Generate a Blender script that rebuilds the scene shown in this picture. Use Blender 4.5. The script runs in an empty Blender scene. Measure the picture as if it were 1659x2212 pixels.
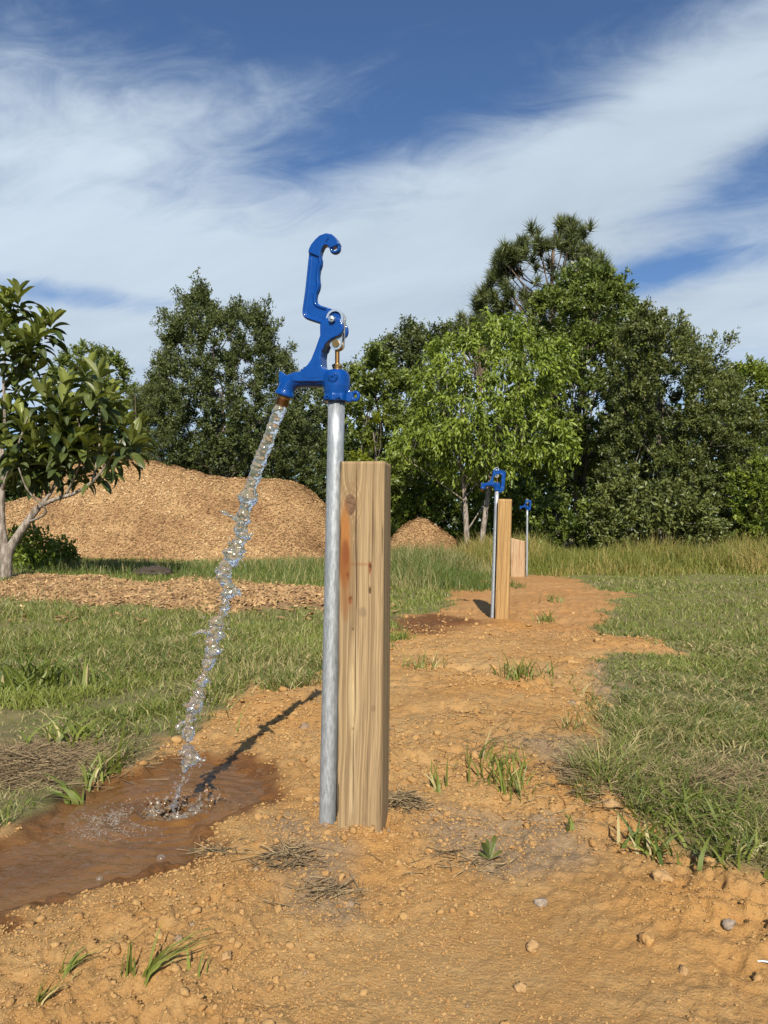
import bpy, bmesh, math, random
import numpy as np
from mathutils import Vector, Matrix
random.seed(7)
RNG = np.random.default_rng(11)
PI = math.pi
S = bpy.context.scene
COL = S.collection

# ------------------------------------------------------------------ camera, sky, sun, exposure
CAMZ, F, CU, CV = 0.587, 1662.0, 829.5, 1106.0          # measured on a 1659 x 2212 copy of the photograph
PITCH = math.atan(38 / F)
cam_d = bpy.data.cameras.new('camera')
cam_d.sensor_fit = 'VERTICAL'; cam_d.sensor_height = 34.6; cam_d.sensor_width = 26
cam_d.lens = F / 2212 * 34.6
cam_d.clip_start = 0.05; cam_d.clip_end = 3000
cam = bpy.data.objects.new('camera', cam_d); COL.objects.link(cam)
cam.location = (0, 0, CAMZ); cam.rotation_euler = (PI / 2 + PITCH, 0, 0)
S.camera = cam

SUN_EL = math.radians(36); SUN_AZ = math.radians(178.3)     # almost straight behind the camera
world = bpy.data.worlds.new('World'); S.world = world; world.use_nodes = True
wt = world.node_tree; wt.nodes.clear()
class NT:
    """tiny helper for node trees"""
    def __init__(s, t): s.t = t
    def n(s, typ, **k):
        x = s.t.nodes.new(typ)
        for a, b in k.items(): setattr(x, a, b)
        return x
    def l(s, a, b): s.t.links.new(a, b)
    def put(s, sock, v):
        if hasattr(v, 'is_output'): s.l(v, sock)
        else: sock.default_value = v
    def m(s, op, a, b=0.0, c=0.0, clamp=False):
        x = s.n('ShaderNodeMath', operation=op, use_clamp=clamp)
        for i, v in enumerate((a, b, c)): s.put(x.inputs[i], v)
        return x.outputs[0]
    def mix(s, f, a, b, blend='MIX'):
        x = s.n('ShaderNodeMix', data_type='RGBA', blend_type=blend)
        s.put(x.inputs[0], f); s.put(x.inputs[6], a); s.put(x.inputs[7], b)
        return x.outputs[2]
    def rng(s, v, a, b, c=0.0, d=1.0, smooth=True):
        x = s.n('ShaderNodeMapRange', interpolation_type='SMOOTHSTEP' if smooth else 'LINEAR')
        for i, q in enumerate((v, a, b, c, d)): s.put(x.inputs[i], q)
        return x.outputs[0]
    def noise(s, vec, scale, detail=4, rough=0.55, dist=0.0):
        x = s.n('ShaderNodeTexNoise'); 
        if vec is not None: s.l(vec, x.inputs['Vector'])
        x.inputs['Scale'].default_value = scale; x.inputs['Detail'].default_value = detail
        x.inputs['Roughness'].default_value = rough; x.inputs['Distortion'].default_value = dist
        return x.outputs[0]
    def attr(s, name):
        return s.n('ShaderNodeAttribute', attribute_name=name).outputs['Fac']
    def vec(s, x, y, z):
        c = s.n('ShaderNodeCombineXYZ')
        for i, v in enumerate((x, y, z)): s.put(c.inputs[i], v)
        return c.outputs[0]
    def bump(s, h, strength, dist, normal=None):
        b = s.n('ShaderNodeBump'); s.l(h, b.inputs['Height'])
        b.inputs['Strength'].default_value = strength; b.inputs['Distance'].default_value = dist
        if normal is not None: s.l(normal, b.inputs['Normal'])
        return b.outputs[0]
W = NT(wt)
sky = W.n('ShaderNodeTexSky', sky_type='NISHITA', sun_disc=False, sun_elevation=SUN_EL, sun_rotation=SUN_AZ,
          air_density=1.0, dust_density=0.3, ozone_density=2.2, altitude=0)
tc = W.n('ShaderNodeTexCoord'); sep = W.n('ShaderNodeSeparateXYZ'); W.l(tc.outputs['Generated'], sep.inputs[0])
dx, dy, dz = sep.outputs
AZ = W.m('ARCTAN2', dx, dy); EL = W.m('ARCSINE', dz)
den = W.m('ADD', W.m('MAXIMUM', dz, 0.0), 0.16)
px = W.m('DIVIDE', dx, den); py = W.m('DIVIDE', dy, den)
ca, sa = math.cos(math.radians(-24)), math.sin(math.radians(-24))      # cirrus streaks run this way in the cloud layer
al = W.m('ADD', W.m('MULTIPLY', px, ca), W.m('MULTIPLY', py, sa))
ac = W.m('SUBTRACT', W.m('MULTIPLY', py, ca), W.m('MULTIPLY', px, sa))
v1 = W.vec(W.m('MULTIPLY', al, 0.60), W.m('MULTIPLY', ac, 1.0), 3.7)
n1 = W.noise(v1, 1.25, 9, 0.58, 0.5)
v2 = W.vec(W.m('MULTIPLY', al, 0.42), W.m('MULTIPLY', ac, 1.0), 9.1)
n2 = W.noise(v2, 3.0, 8, 0.60, 0.5)
v3 = W.vec(px, py, 5.0)
n3 = W.noise(v3, 0.55, 4, 0.5, 0.2)
def blob(u, v, su, sv, rot, amp):
    """one bank of cloud (or a clear gap): azimuth / elevation, widths in radians"""
    a0 = math.atan((u - CU) / F); e0 = math.atan((1144 - v) / F * math.cos(a0))
    c, s_ = math.cos(rot), math.sin(rot)
    A = W.m('SUBTRACT', AZ, a0); E = W.m('SUBTRACT', EL, e0)
    p = W.m('DIVIDE', W.m('ADD', W.m('MULTIPLY', A, c), W.m('MULTIPLY', E, s_)), su)
    q = W.m('DIVIDE', W.m('SUBTRACT', W.m('MULTIPLY', E, c), W.m('MULTIPLY', A, s_)), sv)
    r = W.m('ADD', W.m('MULTIPLY', p, p), W.m('MULTIPLY', q, q))
    return W.m('MULTIPLY', W.m('EXPONENT', W.m('MULTIPLY', r, -1.0)), amp)
v4 = W.vec(W.m('MULTIPLY', al, 0.62), W.m('MULTIPLY', ac, 1.0), 1.3)
n4 = W.noise(v4, 7.0, 9, 0.62, 1.2)
banks = [blob(830, 860, 1.3, .10, .0, .34), blob(900, -60, .8, .11, .0, -.34), blob(60, 120, .35, .12, .2, .13), blob(1500, 150, .24, .05, .35, .22), blob(1000, 490, .50, .085, .20, .62), blob(150, 480, .30, .13, .0, .30), blob(1450, 290, .28, .085, .32, .44),
         blob(620, 690, .55, .075, .0, .50), blob(1560, 650, .16, .06, .1, .55), blob(1480, 480, .14, .03, .2, .32), blob(90, 290, .20, .06, .15, .06),
         blob(760, 130, .34, .10, .22, -.08), blob(740, 320, .15, .04, .42, -.24), blob(1610, 395, .11, .034, .25, -.62),
         blob(1420, 585, .11, .020, .1, -.68), blob(190, 640, .17, .020, .0, -.85), blob(1250, 70, .35, .07, .1, -.12), blob(520, 230, .25, .05, .3, .16)]
tot = banks[0]
for b in banks[1:]: tot = W.m('ADD', tot, b)
dens = W.m('ADD', W.m('ADD', W.m('MULTIPLY', n1, 0.95), W.m('MULTIPLY', n2, 0.55)), W.m('MULTIPLY', n3, 0.35))
dens = W.m('ADD', dens, W.m('MULTIPLY', W.m('SUBTRACT', n4, .5), 0.75))
dens = W.m('ADD', dens, W.m('SUBTRACT', tot, 0.71))
cov = W.rng(dens, -0.02, 0.92)
cov = W.m('MULTIPLY', cov, 0.95)
CLOUD = (6.2, 7.25, 8.3, 1)
shade = W.rng(W.m('ADD', W.m('MULTIPLY', n1, .6), W.m('MULTIPLY', n2, .4)), 0.36, 0.66, 0.88, 1.10, False)
cl = W.n('ShaderNodeVectorMath', operation='SCALE'); cl.inputs[0].default_value = CLOUD[:3]; W.l(shade, cl.inputs['Scale'])
skyc = W.mix(1.0, sky.outputs[0], (0.72, 0.90, 1.12, 1), 'MULTIPLY')
colr = W.mix(cov, skyc, cl.outputs[0])
bg = W.n('ShaderNodeBackground'); W.l(colr, bg.inputs[0]); bg.inputs[1].default_value = 0.074
wo = W.n('ShaderNodeOutputWorld'); W.l(bg.outputs[0], wo.inputs[0])
world.cycles.sampling_method = 'MANUAL'; world.cycles.sample_map_resolution = 512

sun_d = bpy.data.lights.new('sun', 'SUN'); sun_d.energy = 5.0; sun_d.angle = math.radians(0.53); sun_d.color = (1, 0.93, 0.80)
sun = bpy.data.objects.new('sun', sun_d); COL.objects.link(sun)
sd = Vector((math.sin(SUN_AZ) * math.cos(SUN_EL), math.cos(SUN_AZ) * math.cos(SUN_EL), math.sin(SUN_EL)))
sun.rotation_euler = sd.to_track_quat('Z', 'Y').to_euler(); sun.location = sd * 30
S.view_settings.view_transform = 'Standard'; S.view_settings.look = 'None'
S.view_settings.exposure = 0.40; S.view_settings.gamma = 1.0; S.view_settings.use_curve_mapping = False
S.cycles.max_bounces = 12; S.cycles.diffuse_bounces = 3; S.cycles.glossy_bounces = 4; S.cycles.transmission_bounces = 10
S.cycles.transparent_max_bounces = 8; S.cycles.caustics_reflective = False; S.cycles.caustics_refractive = False
S.cycles.use_denoising = True

# ------------------------------------------------------------------ picture point -> place
def ray(u, v):
    a, b = (u - CU) / F, (CV - v) / F
    return np.array((a, math.cos(PITCH) - b * math.sin(PITCH), math.sin(PITCH) + b * math.cos(PITCH)))
def at(u, v, D):
    d = ray(u, v); p = d * (D / d[1]); p[2] += CAMZ; return p
def fall(y):
    t = np.clip((np.asarray(y, float) - 1.7) / 3.9, 0, 1); return -0.14 * t * t * (3 - 2 * t)      # the soil is heaped up round the near hydrant
def gnd(u, v, z=None):
    d = ray(u, v); q = 0.0 if z is None else z
    p = d * ((q - CAMZ) / d[2])
    if z is None:
        for _ in range(12): q = float(fall(p[1])); p = d * ((q - CAMZ) / d[2])
    p[2] += CAMZ; return p
def gpoly(pts): return np.array([gnd(u, v)[:2] for u, v in pts])

# ------------------------------------------------------------------ noise
def _h(ix, iy, iz, s):
    n = (ix * 374761393 + iy * 668265263 + iz * 1440662683 + s * 974634777) & 0xffffffff
    n = ((n ^ (n >> 13)) * 1274126177) & 0xffffffff
    n = ((n ^ (n >> 16)) * 2246822519) & 0xffffffff
    return ((n ^ (n >> 15)) & 0xffffff) / float(0xffffff) * 2 - 1
def vnoise(x, y, z=None, s=0):
    x = np.asarray(x, float); y = np.asarray(y, float)
    ix, iy = np.floor(x).astype(np.int64), np.floor(y).astype(np.int64)
    fx, fy = x - ix, y - iy
    ux, uy = fx * fx * fx * (fx * (fx * 6 - 15) + 10), fy * fy * fy * (fy * (fy * 6 - 15) + 10)
    if z is None:
        a = _h(ix, iy, 0, s) * (1 - ux) + _h(ix + 1, iy, 0, s) * ux
        b = _h(ix, iy + 1, 0, s) * (1 - ux) + _h(ix + 1, iy + 1, 0, s) * ux
        return a * (1 - uy) + b * uy
    z = np.asarray(z, float); iz = np.floor(z).astype(np.int64); fz = z - iz; uz = fz * fz * (3 - 2 * fz)
    r = []
    for k in (0, 1):
        a = _h(ix, iy, iz + k, s) * (1 - ux) + _h(ix + 1, iy, iz + k, s) * ux
        b = _h(ix, iy + 1, iz + k, s) * (1 - ux) + _h(ix + 1, iy + 1, iz + k, s) * ux
        r.append(a * (1 - uy) + b * uy)
    return r[0] * (1 - uz) + r[1] * uz
def fbm(x, y, oct=4, s=0, gain=0.5, rot=0.6):
    t = 0; a = 1.0; c, q = math.cos(rot), math.sin(rot); x = np.asarray(x, float); y = np.asarray(y, float)
    for k in range(oct):
        t = t + a * vnoise(x, y, None, s + k * 17); a *= gain
        x, y = (x * c - y * q) * 2.03 + 11.3, (x * q + y * c) * 2.03 - 7.1
    return t
def sstep(a, b, x):
    t = np.clip((x - a) / (b - a), 0, 1); return t * t * (3 - 2 * t)
def sdf(poly, x, y):
    """signed distance to a polygon, negative inside"""
    x = np.asarray(x, float); y = np.asarray(y, float)
    d = np.full(x.shape, 1e18); ins = np.zeros(x.shape, bool); n = len(poly)
    for i in range(n):
        ax, ay = poly[i]; bx, by = poly[(i + 1) % n]
        ex, ey = bx - ax, by - ay; wx, wy = x - ax, y - ay
        t = np.clip((wx * ex + wy * ey) / (ex * ex + ey * ey + 1e-12), 0, 1)
        d = np.minimum(d, (wx - ex * t) ** 2 + (wy - ey * t) ** 2)
        c = ((ay > y) != (by > y)) & (x < (bx - ax) * (y - ay) / (by - ay + 1e-15) + ax)
        ins ^= c
    d = np.sqrt(d); return np.where(ins, -d, d)

# ------------------------------------------------------------------ object helpers
def tag(o, label=None, cat=None, group=None, kind=None):
    for k, v in (('label', label), ('category', cat), ('group', group), ('kind', kind)):
        if v: o[k] = v
    return o
def link(name, me, mat=None, parent=None):
    o = bpy.data.objects.new(name, me); COL.objects.link(o)
    if mat is not None and me is not None and len(me.materials) == 0: me.materials.append(mat)
    if parent is not None: o.parent = parent
    return o
def empty(name, loc=(0, 0, 0), rot=(0, 0, 0)):
    o = bpy.data.objects.new(name, None); COL.objects.link(o)
    o.location = loc; o.rotation_euler = rot; o.empty_display_size = 0.1
    return o
def npmesh(name, V, tris=None, quads=None, smooth=True, **attrs):
    me = bpy.data.meshes.new(name)
    V = np.ascontiguousarray(V, np.float32)
    parts = []; sizes = []
    if quads is not None and len(quads): parts.append(np.asarray(quads, np.int32).ravel()); sizes.append(np.full(len(quads), 4, np.int32))
    if tris is not None and len(tris): parts.append(np.asarray(tris, np.int32).ravel()); sizes.append(np.full(len(tris), 3, np.int32))
    L = np.concatenate(parts); Z = np.concatenate(sizes)
    me.vertices.add(len(V)); me.vertices.foreach_set('co', V.ravel())
    me.loops.add(len(L)); me.loops.foreach_set('vertex_index', L)
    me.polygons.add(len(Z)); me.polygons.foreach_set('loop_start', np.concatenate(([0], np.cumsum(Z)[:-1])).astype(np.int32))
    me.polygons.foreach_set('use_smooth', np.full(len(Z), smooth))
    me.update(calc_edges=True)
    for k, v in attrs.items():
        a = me.attributes.new(k, 'FLOAT', 'POINT'); a.data.foreach_set('value', np.ascontiguousarray(v, np.float32))
    return me
class MB:
    """collects primitive shapes in one mesh"""
    def __init__(s): s.V = []; s.Q = []; s.T = []; s.n = 0
    def add(s, V, Q=None, T=None):
        V = np.asarray(V, float)
        if Q is not None and len(Q): s.Q.append(np.asarray(Q, int) + s.n)
        if T is not None and len(T): s.T.append(np.asarray(T, int) + s.n)
        s.V.append(V); s.n += len(V); return s
    def mesh(s, name='mesh', smooth=True):
        return npmesh(name, np.concatenate(s.V), np.concatenate(s.T) if s.T else None, np.concatenate(s.Q) if s.Q else None, smooth)
    def tube(s, pts, rad, n=10, yscale=1.0, caps=True, closed=False):
        P = np.asarray(pts, float); m = len(P); R = np.broadcast_to(np.asarray(rad, float), (m,))
        if closed: T = np.roll(P, -1, 0) - np.roll(P, 1, 0)
        else: T = np.gradient(P, axis=0)
        T /= np.linalg.norm(T, axis=1)[:, None] + 1e-12
        up = np.array((0, 1.0, 0)) if abs(T[:, 1]).max() < 0.9 else np.array((0.1, 0, 1.0))
        A = np.cross(T, up); A /= np.linalg.norm(A, axis=1)[:, None] + 1e-12
        B = np.cross(A, T)
        th = np.arange(n) * 2 * PI / n
        V = P[:, None] + R[:, None, None] * (A[:, None] * np.cos(th)[None, :, None] + yscale * B[:, None] * np.sin(th)[None, :, None])
        V = V.reshape(-1, 3); Q = []; T3 = []
        k = m if closed else m - 1
        for i in range(k):
            a, b = i * n, ((i + 1) % m) * n
            for j in range(n): Q.append((a + j, a + (j + 1) % n, b + (j + 1) % n, b + j))
        if caps and not closed:
            V = np.vstack((V, P[0], P[-1])); c0, c1 = m * n, m * n + 1
            for j in range(n):
                T3.append((c0, (j + 1) % n, j)); T3.append((c1, (m - 1) * n + j, (m - 1) * n + (j + 1) % n))
        return s.add(V, Q, T3)
    def lathe(s, prof, n=24, origin=(0, 0, 0), axis=(0, 0, 1)):
        """prof: (radius, along) pairs, first and last closed with caps"""
        ax = np.asarray(axis, float); ax /= np.linalg.norm(ax)
        r = np.array((1.0, 0, 0)) if abs(ax[0]) < 0.8 else np.array((0, 1.0, 0))
        A = np.cross(ax, r); A /= np.linalg.norm(A); B = np.cross(ax, A)
        th = np.arange(n) * 2 * PI / n; ring = A[None] * np.cos(th)[:, None] + B[None] * np.sin(th)[:, None]
        O = np.asarray(origin, float); V = [O + ring * r_ + ax * h_ for r_, h_ in prof]; m = len(prof); Q = []; T3 = []
        for i in range(m - 1):
            for j in range(n): Q.append((i * n + j, i * n + (j + 1) % n, (i + 1) * n + (j + 1) % n, (i + 1) * n + j))
        V = np.vstack(V + [(O + ax * prof[0][1])[None], (O + ax * prof[-1][1])[None]])
        for j in range(n):
            T3.append((m * n, (j + 1) % n, j)); T3.append((m * n + 1, (m - 1) * n + j, (m - 1) * n + (j + 1) % n))
        return s.add(V, Q, T3)
    def slab(s, poly, y0, y1):
        """polygon in x,z extruded along y"""
        bm = bmesh.new(); vs = [bm.verts.new((x, y0, z)) for x, z in poly]; f = bm.faces.new(vs)
        r = bmesh.ops.extrude_face_region(bm, geom=[f])
        for v in r['geom']:
            if isinstance(v, bmesh.types.BMVert): v.co.y = y1
        bmesh.ops.triangulate(bm, faces=bm.faces[:]); bmesh.ops.recalc_face_normals(bm, faces=bm.faces[:])
        bm.verts.index_update()
        s.add([v.co[:] for v in bm.verts], None, [[v.index for v in f.verts] for f in bm.faces]); bm.free(); return s
    def box(s, lo, hi):
        x0, y0, z0 = lo; x1, y1, z1 = hi
        V = [(x0, y0, z0), (x1, y0, z0), (x1, y1, z0), (x0, y1, z0), (x0, y0, z1), (x1, y0, z1), (x1, y1, z1), (x0, y1, z1)]
        return s.add(V, [(0, 3, 2, 1), (4, 5, 6, 7), (0, 1, 5, 4), (1, 2, 6, 5), (2, 3, 7, 6), (3, 0, 4, 7)])
_ico = {}
def ico(sub):
    if sub not in _ico:
        bm = bmesh.new(); bmesh.ops.create_icosphere(bm, subdivisions=sub, radius=1); bm.verts.index_update()
        _ico[sub] = (np.array([v.co[:] for v in bm.verts]), np.array([[v.index for v in f.verts] for f in bm.faces])); bm.free()
    return _ico[sub]
def fuse(me, voxel, smooth=6, factor=0.5):
    """cast several overlapping shapes into one continuous skin"""
    o = bpy.data.objects.new('cast', me); COL.objects.link(o)
    r = o.modifiers.new('r', 'REMESH'); r.mode = 'VOXEL'; r.voxel_size = voxel; r.use_smooth_shade = True
    if smooth:
        q = o.modifiers.new('s', 'SMOOTH'); q.iterations = smooth; q.factor = factor
    dg = bpy.context.evaluated_depsgraph_get(); dg.update()
    out = bpy.data.meshes.new_from_object(o.evaluated_get(dg))
    bpy.data.objects.remove(o); bpy.data.meshes.remove(me)
    return out
def text_mesh(txt, size, depth, font_space=1.0):
    c = bpy.data.curves.new('lettering', 'FONT'); c.body = txt; c.size = size; c.extrude = depth; c.bevel_depth = size * .02
    c.align_x = 'CENTER'; c.align_y = 'CENTER'; c.space_character = font_space; c.resolution_u = 3; c.offset = size * 0.02
    o = bpy.data.objects.new('lettering', c); COL.objects.link(o)
    dg = bpy.context.evaluated_depsgraph_get(); dg.update()
    me = bpy.data.meshes.new_from_object(o.evaluated_get(dg)); bpy.data.objects.remove(o)
    return me

# ------------------------------------------------------------------ materials
def mat(name):
    m = bpy.data.materials.new(name); m.use_nodes = True; t = NT(m.node_tree)
    return m, t, m.node_tree.nodes['Principled BSDF'], m.node_tree.nodes['Material Output']
def simple(name, col, rough=0.5, metal=0.0, coat=0.0):
    m, t, p, o = mat(name)
    p.inputs['Base Color'].default_value = (*col, 1); p.inputs['Roughness'].default_value = rough; p.inputs['Metallic'].default_value = metal
    p.inputs['Coat Weight'].default_value = coat; p.inputs['Coat Roughness'].default_value = 0.06
    return m
def obj_coords(t, generated=False):
    return t.n('ShaderNodeTexCoord').outputs['Object']
def leaf_mat(name, dark, light, trans=0.30, rough=0.45, third=None):
    m, t, p, o = mat(name)
    k = t.attr('tint')
    c = t.mix(k, (*dark, 1), (*light, 1))
    if third is not None: c = t.mix(t.attr('dry'), c, (*third, 1))
    t.l(c, p.inputs['Base Color']); p.inputs['Roughness'].default_value = rough; p.inputs['Specular IOR Level'].default_value = 0.4
    tr = t.n('ShaderNodeBsdfTranslucent'); t.l(t.mix(1.0, c, (1.3, 1.25, 0.6, 1), 'MULTIPLY'), tr.inputs[0])
    mx = t.n('ShaderNodeMixShader'); mx.inputs[0].default_value = trans
    t.l(p.outputs[0], mx.inputs[1]); t.l(tr.outputs[0], mx.inputs[2]); t.l(mx.outputs[0], o.inputs[0])
    return m

def ground_mat():
    m, t, p, o = mat('soil_and_turf')
    g = t.n('ShaderNodeNewGeometry').outputs['Position']
    n_big = t.noise(g, 1.7, 5, 0.6); n_mid = t.noise(g, 11, 5, 0.65); n_fine = t.noise(g, 90, 4, 0.7); n_grit = t.noise(g, 420, 2, 0.6)
    soil = t.mix(t.rng(n_big, .35, .65), (0.405, 0.215, 0.070, 1), (0.445, 0.270, 0.108, 1))
    soil = t.mix(t.m('MULTIPLY', t.rng(n_mid, .42, .72), 0.55), soil, (0.46, 0.30, 0.132, 1))
    soil = t.mix(t.m('MULTIPLY', t.rng(n_fine, .50, .75), 0.35), soil, (0.28, 0.138, 0.044, 1))
    soil = t.mix(t.m('MULTIPLY', t.rng(n_grit, .56, .72), 0.35), soil, (0.46, 0.325, 0.18, 1))
    soil = t.mix(t.m('MULTIPLY', t.attr('red'), 0.45), soil, (0.36, 0.160, 0.055, 1))
    soil = t.mix(t.m('MULTIPLY', t.attr('orange'), 0.6), soil, (0.47, 0.225, 0.056, 1))
    grey = t.mix(t.rng(n_fine, .4, .65), (0.26, 0.180, 0.108, 1), (0.34, 0.245, 0.145, 1))
    soil = t.mix(t.attr('grey'), soil, grey)
    turf = t.mix(t.rng(n_mid, .35, .65), (0.22, 0.175, 0.080, 1), (0.140, 0.150, 0.045, 1))
    turf = t.mix(t.rng(n_fine, .5, .7), turf, (0.28, 0.22, 0.11, 1))
    turf = t.mix(t.m('MULTIPLY', t.rng(n_grit, .52, .62), .6), turf, (0.10, 0.075, 0.035, 1))
    c = t.mix(t.attr('dirt'), turf, soil)
    chipc = t.mix(t.rng(n_fine, .35, .65), (0.13, 0.07, 0.032, 1), (0.34, 0.21, 0.11, 1))
    c = t.mix(t.attr('chip'), c, chipc)
    wet = t.attr('wet')
    wc = t.mix(1.0, c, (0.42, 0.32, 0.24, 1), 'MULTIPLY')
    c = t.mix(wet, c, wc)
    t.l(c, p.inputs['Base Color'])
    t.l(t.rng(wet, 0.3, 1.0, 0.95, 0.35), p.inputs['Roughness']); p.inputs['Specular IOR Level'].default_value = 0.25
    v = t.n('ShaderNodeTexVoronoi', feature='F1'); t.l(g, v.inputs['Vector']); v.inputs['Scale'].default_value = 170
    hgt = t.m('ADD', t.m('ADD', t.m('MULTIPLY', t.noise(g, 30, 4, .6), .7), t.m('MULTIPLY', t.noise(g, 170, 5, .75), 1.0)), t.m('MULTIPLY', t.m('SUBTRACT', 1.0, v.outputs['Distance']), .22))
    t.l(t.bump(hgt, 0.85, 0.0065), p.inputs['Normal'])
    return m
M = {}
M['ground'] = ground_mat()
def clod_mat():
    m, t, p, o = mat('clod')
    g = t.n('ShaderNodeNewGeometry').outputs['Position']
    k = t.attr('tint')
    c = t.mix(k, (0.33, 0.175, 0.062, 1), (0.46, 0.288, 0.120, 1))
    c = t.mix(t.m('MULTIPLY', t.rng(t.noise(g, 160, 4, .7), .5, .75), .5), c, (0.30, 0.15, 0.05, 1))
    c = t.mix(t.attr('grey'), c, (0.27, 0.19, 0.125, 1))
    t.l(c, p.inputs['Base Color']); p.inputs['Roughness'].default_value = 0.95; p.inputs['Specular IOR Level'].default_value = 0.2
    t.l(t.bump(t.noise(g, 260, 4, .7), 0.7, 0.004), p.inputs['Normal'])
    return m
M['clod'] = clod_mat()
def stone_mat(name, a, b):
    m, t, p, o = mat(name); g = t.n('ShaderNodeNewGeometry').outputs['Position']
    t.l(t.mix(t.rng(t.noise(g, 130, 5, .7), .35, .65), (*a, 1), (*b, 1)), p.inputs['Base Color']); p.inputs['Roughness'].default_value = 0.9
    t.l(t.bump(t.noise(g, 300, 4, .7), 0.6, 0.003), p.inputs['Normal']); return m
M['stone_tan'] = stone_mat('tan_lump', (0.33, 0.195, 0.080), (0.42, 0.26, 0.115))
M['stone_orange'] = stone_mat('orange_lump', (0.38, 0.20, 0.065), (0.47, 0.27, 0.095))
M['stone_grey'] = stone_mat('grey_stone', (0.22, 0.17, 0.13), (0.33, 0.26, 0.19))
def chip_mat():
    m, t, p, o = mat('wood_chips'); k = t.attr('tint')
    c = t.mix(k, (0.205, 0.108, 0.043, 1), (0.48, 0.305, 0.138, 1))
    c = t.mix(t.rng(k, .88, 1.0), c, (0.60, 0.43, 0.23, 1))
    t.l(c, p.inputs['Base Color']); p.inputs['Roughness'].default_value = 0.85; return m
M['chips'] = chip_mat()
M['grass'] = leaf_mat('grass_blades', (0.070, 0.105, 0.016), (0.245, 0.275, 0.056), 0.25, 0.5, (0.50, 0.40, 0.20))
M['tall_grass'] = leaf_mat('tall_grass', (0.085, 0.115, 0.016), (0.255, 0.255, 0.050), 0.3, 0.55, (0.44, 0.32, 0.12))
M['grass_green'] = leaf_mat('lush_grass', (0.045, 0.080, 0.014), (0.140, 0.185, 0.038), 0.25, 0.5, (0.40, 0.33, 0.15))
M['straw'] = leaf_mat('dead_straw', (0.15, 0.105, 0.060), (0.46, 0.34, 0.18), 0.1, 0.8)
def metal_zinc():
    m, t, p, o = mat('galvanized_steel'); g = obj_coords(t)
    mp = t.n('ShaderNodeMapping'); mp.inputs['Scale'].default_value = (1, 1, 0.22); t.l(g, mp.inputs[0])
    a = t.noise(mp.outputs[0], 240, 4, .6); b = t.noise(g, 90, 4, .65); c_ = t.noise(mp.outputs[0], 30, 3, .6)
    c = t.mix(t.rng(a, .35, .65), (0.33, 0.35, 0.37, 1), (0.45, 0.47, 0.49, 1))
    c = t.mix(t.m('MULTIPLY', t.rng(b, .55, .75), .4), c, (0.60, 0.62, 0.64, 1))
    c = t.mix(t.m('MULTIPLY', t.rng(c_, .50, .66), .42), c, (0.27, 0.29, 0.31, 1))
    t.l(c, p.inputs['Base Color']); p.inputs['Metallic'].default_value = 0.55
    t.l(t.rng(a, .3, .7, .42, .58), p.inputs['Roughness'])
    t.l(t.bump(a, 0.25, 0.0006), p.inputs['Normal']); return m
M['zinc'] = metal_zinc()
def blue_paint():
    m, t, p, o = mat('blue_enamel'); g = obj_coords(t)
    c = t.mix(t.rng(t.noise(g, 60, 4, .6), .3, .7), (0.0004, 0.042, 0.215, 1), (0.0006, 0.052, 0.25, 1))
    t.l(c, p.inputs['Base Color']); p.inputs['Roughness'].default_value = 0.35; p.inputs['Specular IOR Level'].default_value = 0.15
    p.inputs['Coat Weight'].default_value = 0.6; p.inputs['Coat Roughness'].default_value = 0.06
    t.l(t.bump(t.noise(g, 190, 4, .6), 0.14, 0.0012), p.inputs['Normal'])
    return m
M['blue'] = blue_paint()
M['brass'] = simple('brass', (0.42, 0.24, 0.085), 0.30, 1.0)
M['brass_old'] = simple('weathered_brass', (0.34, 0.17, 0.06), 0.36, 1.0)
M['steel'] = simple('zinc_plated_steel', (0.70, 0.71, 0.69), 0.33, 1.0)
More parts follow.
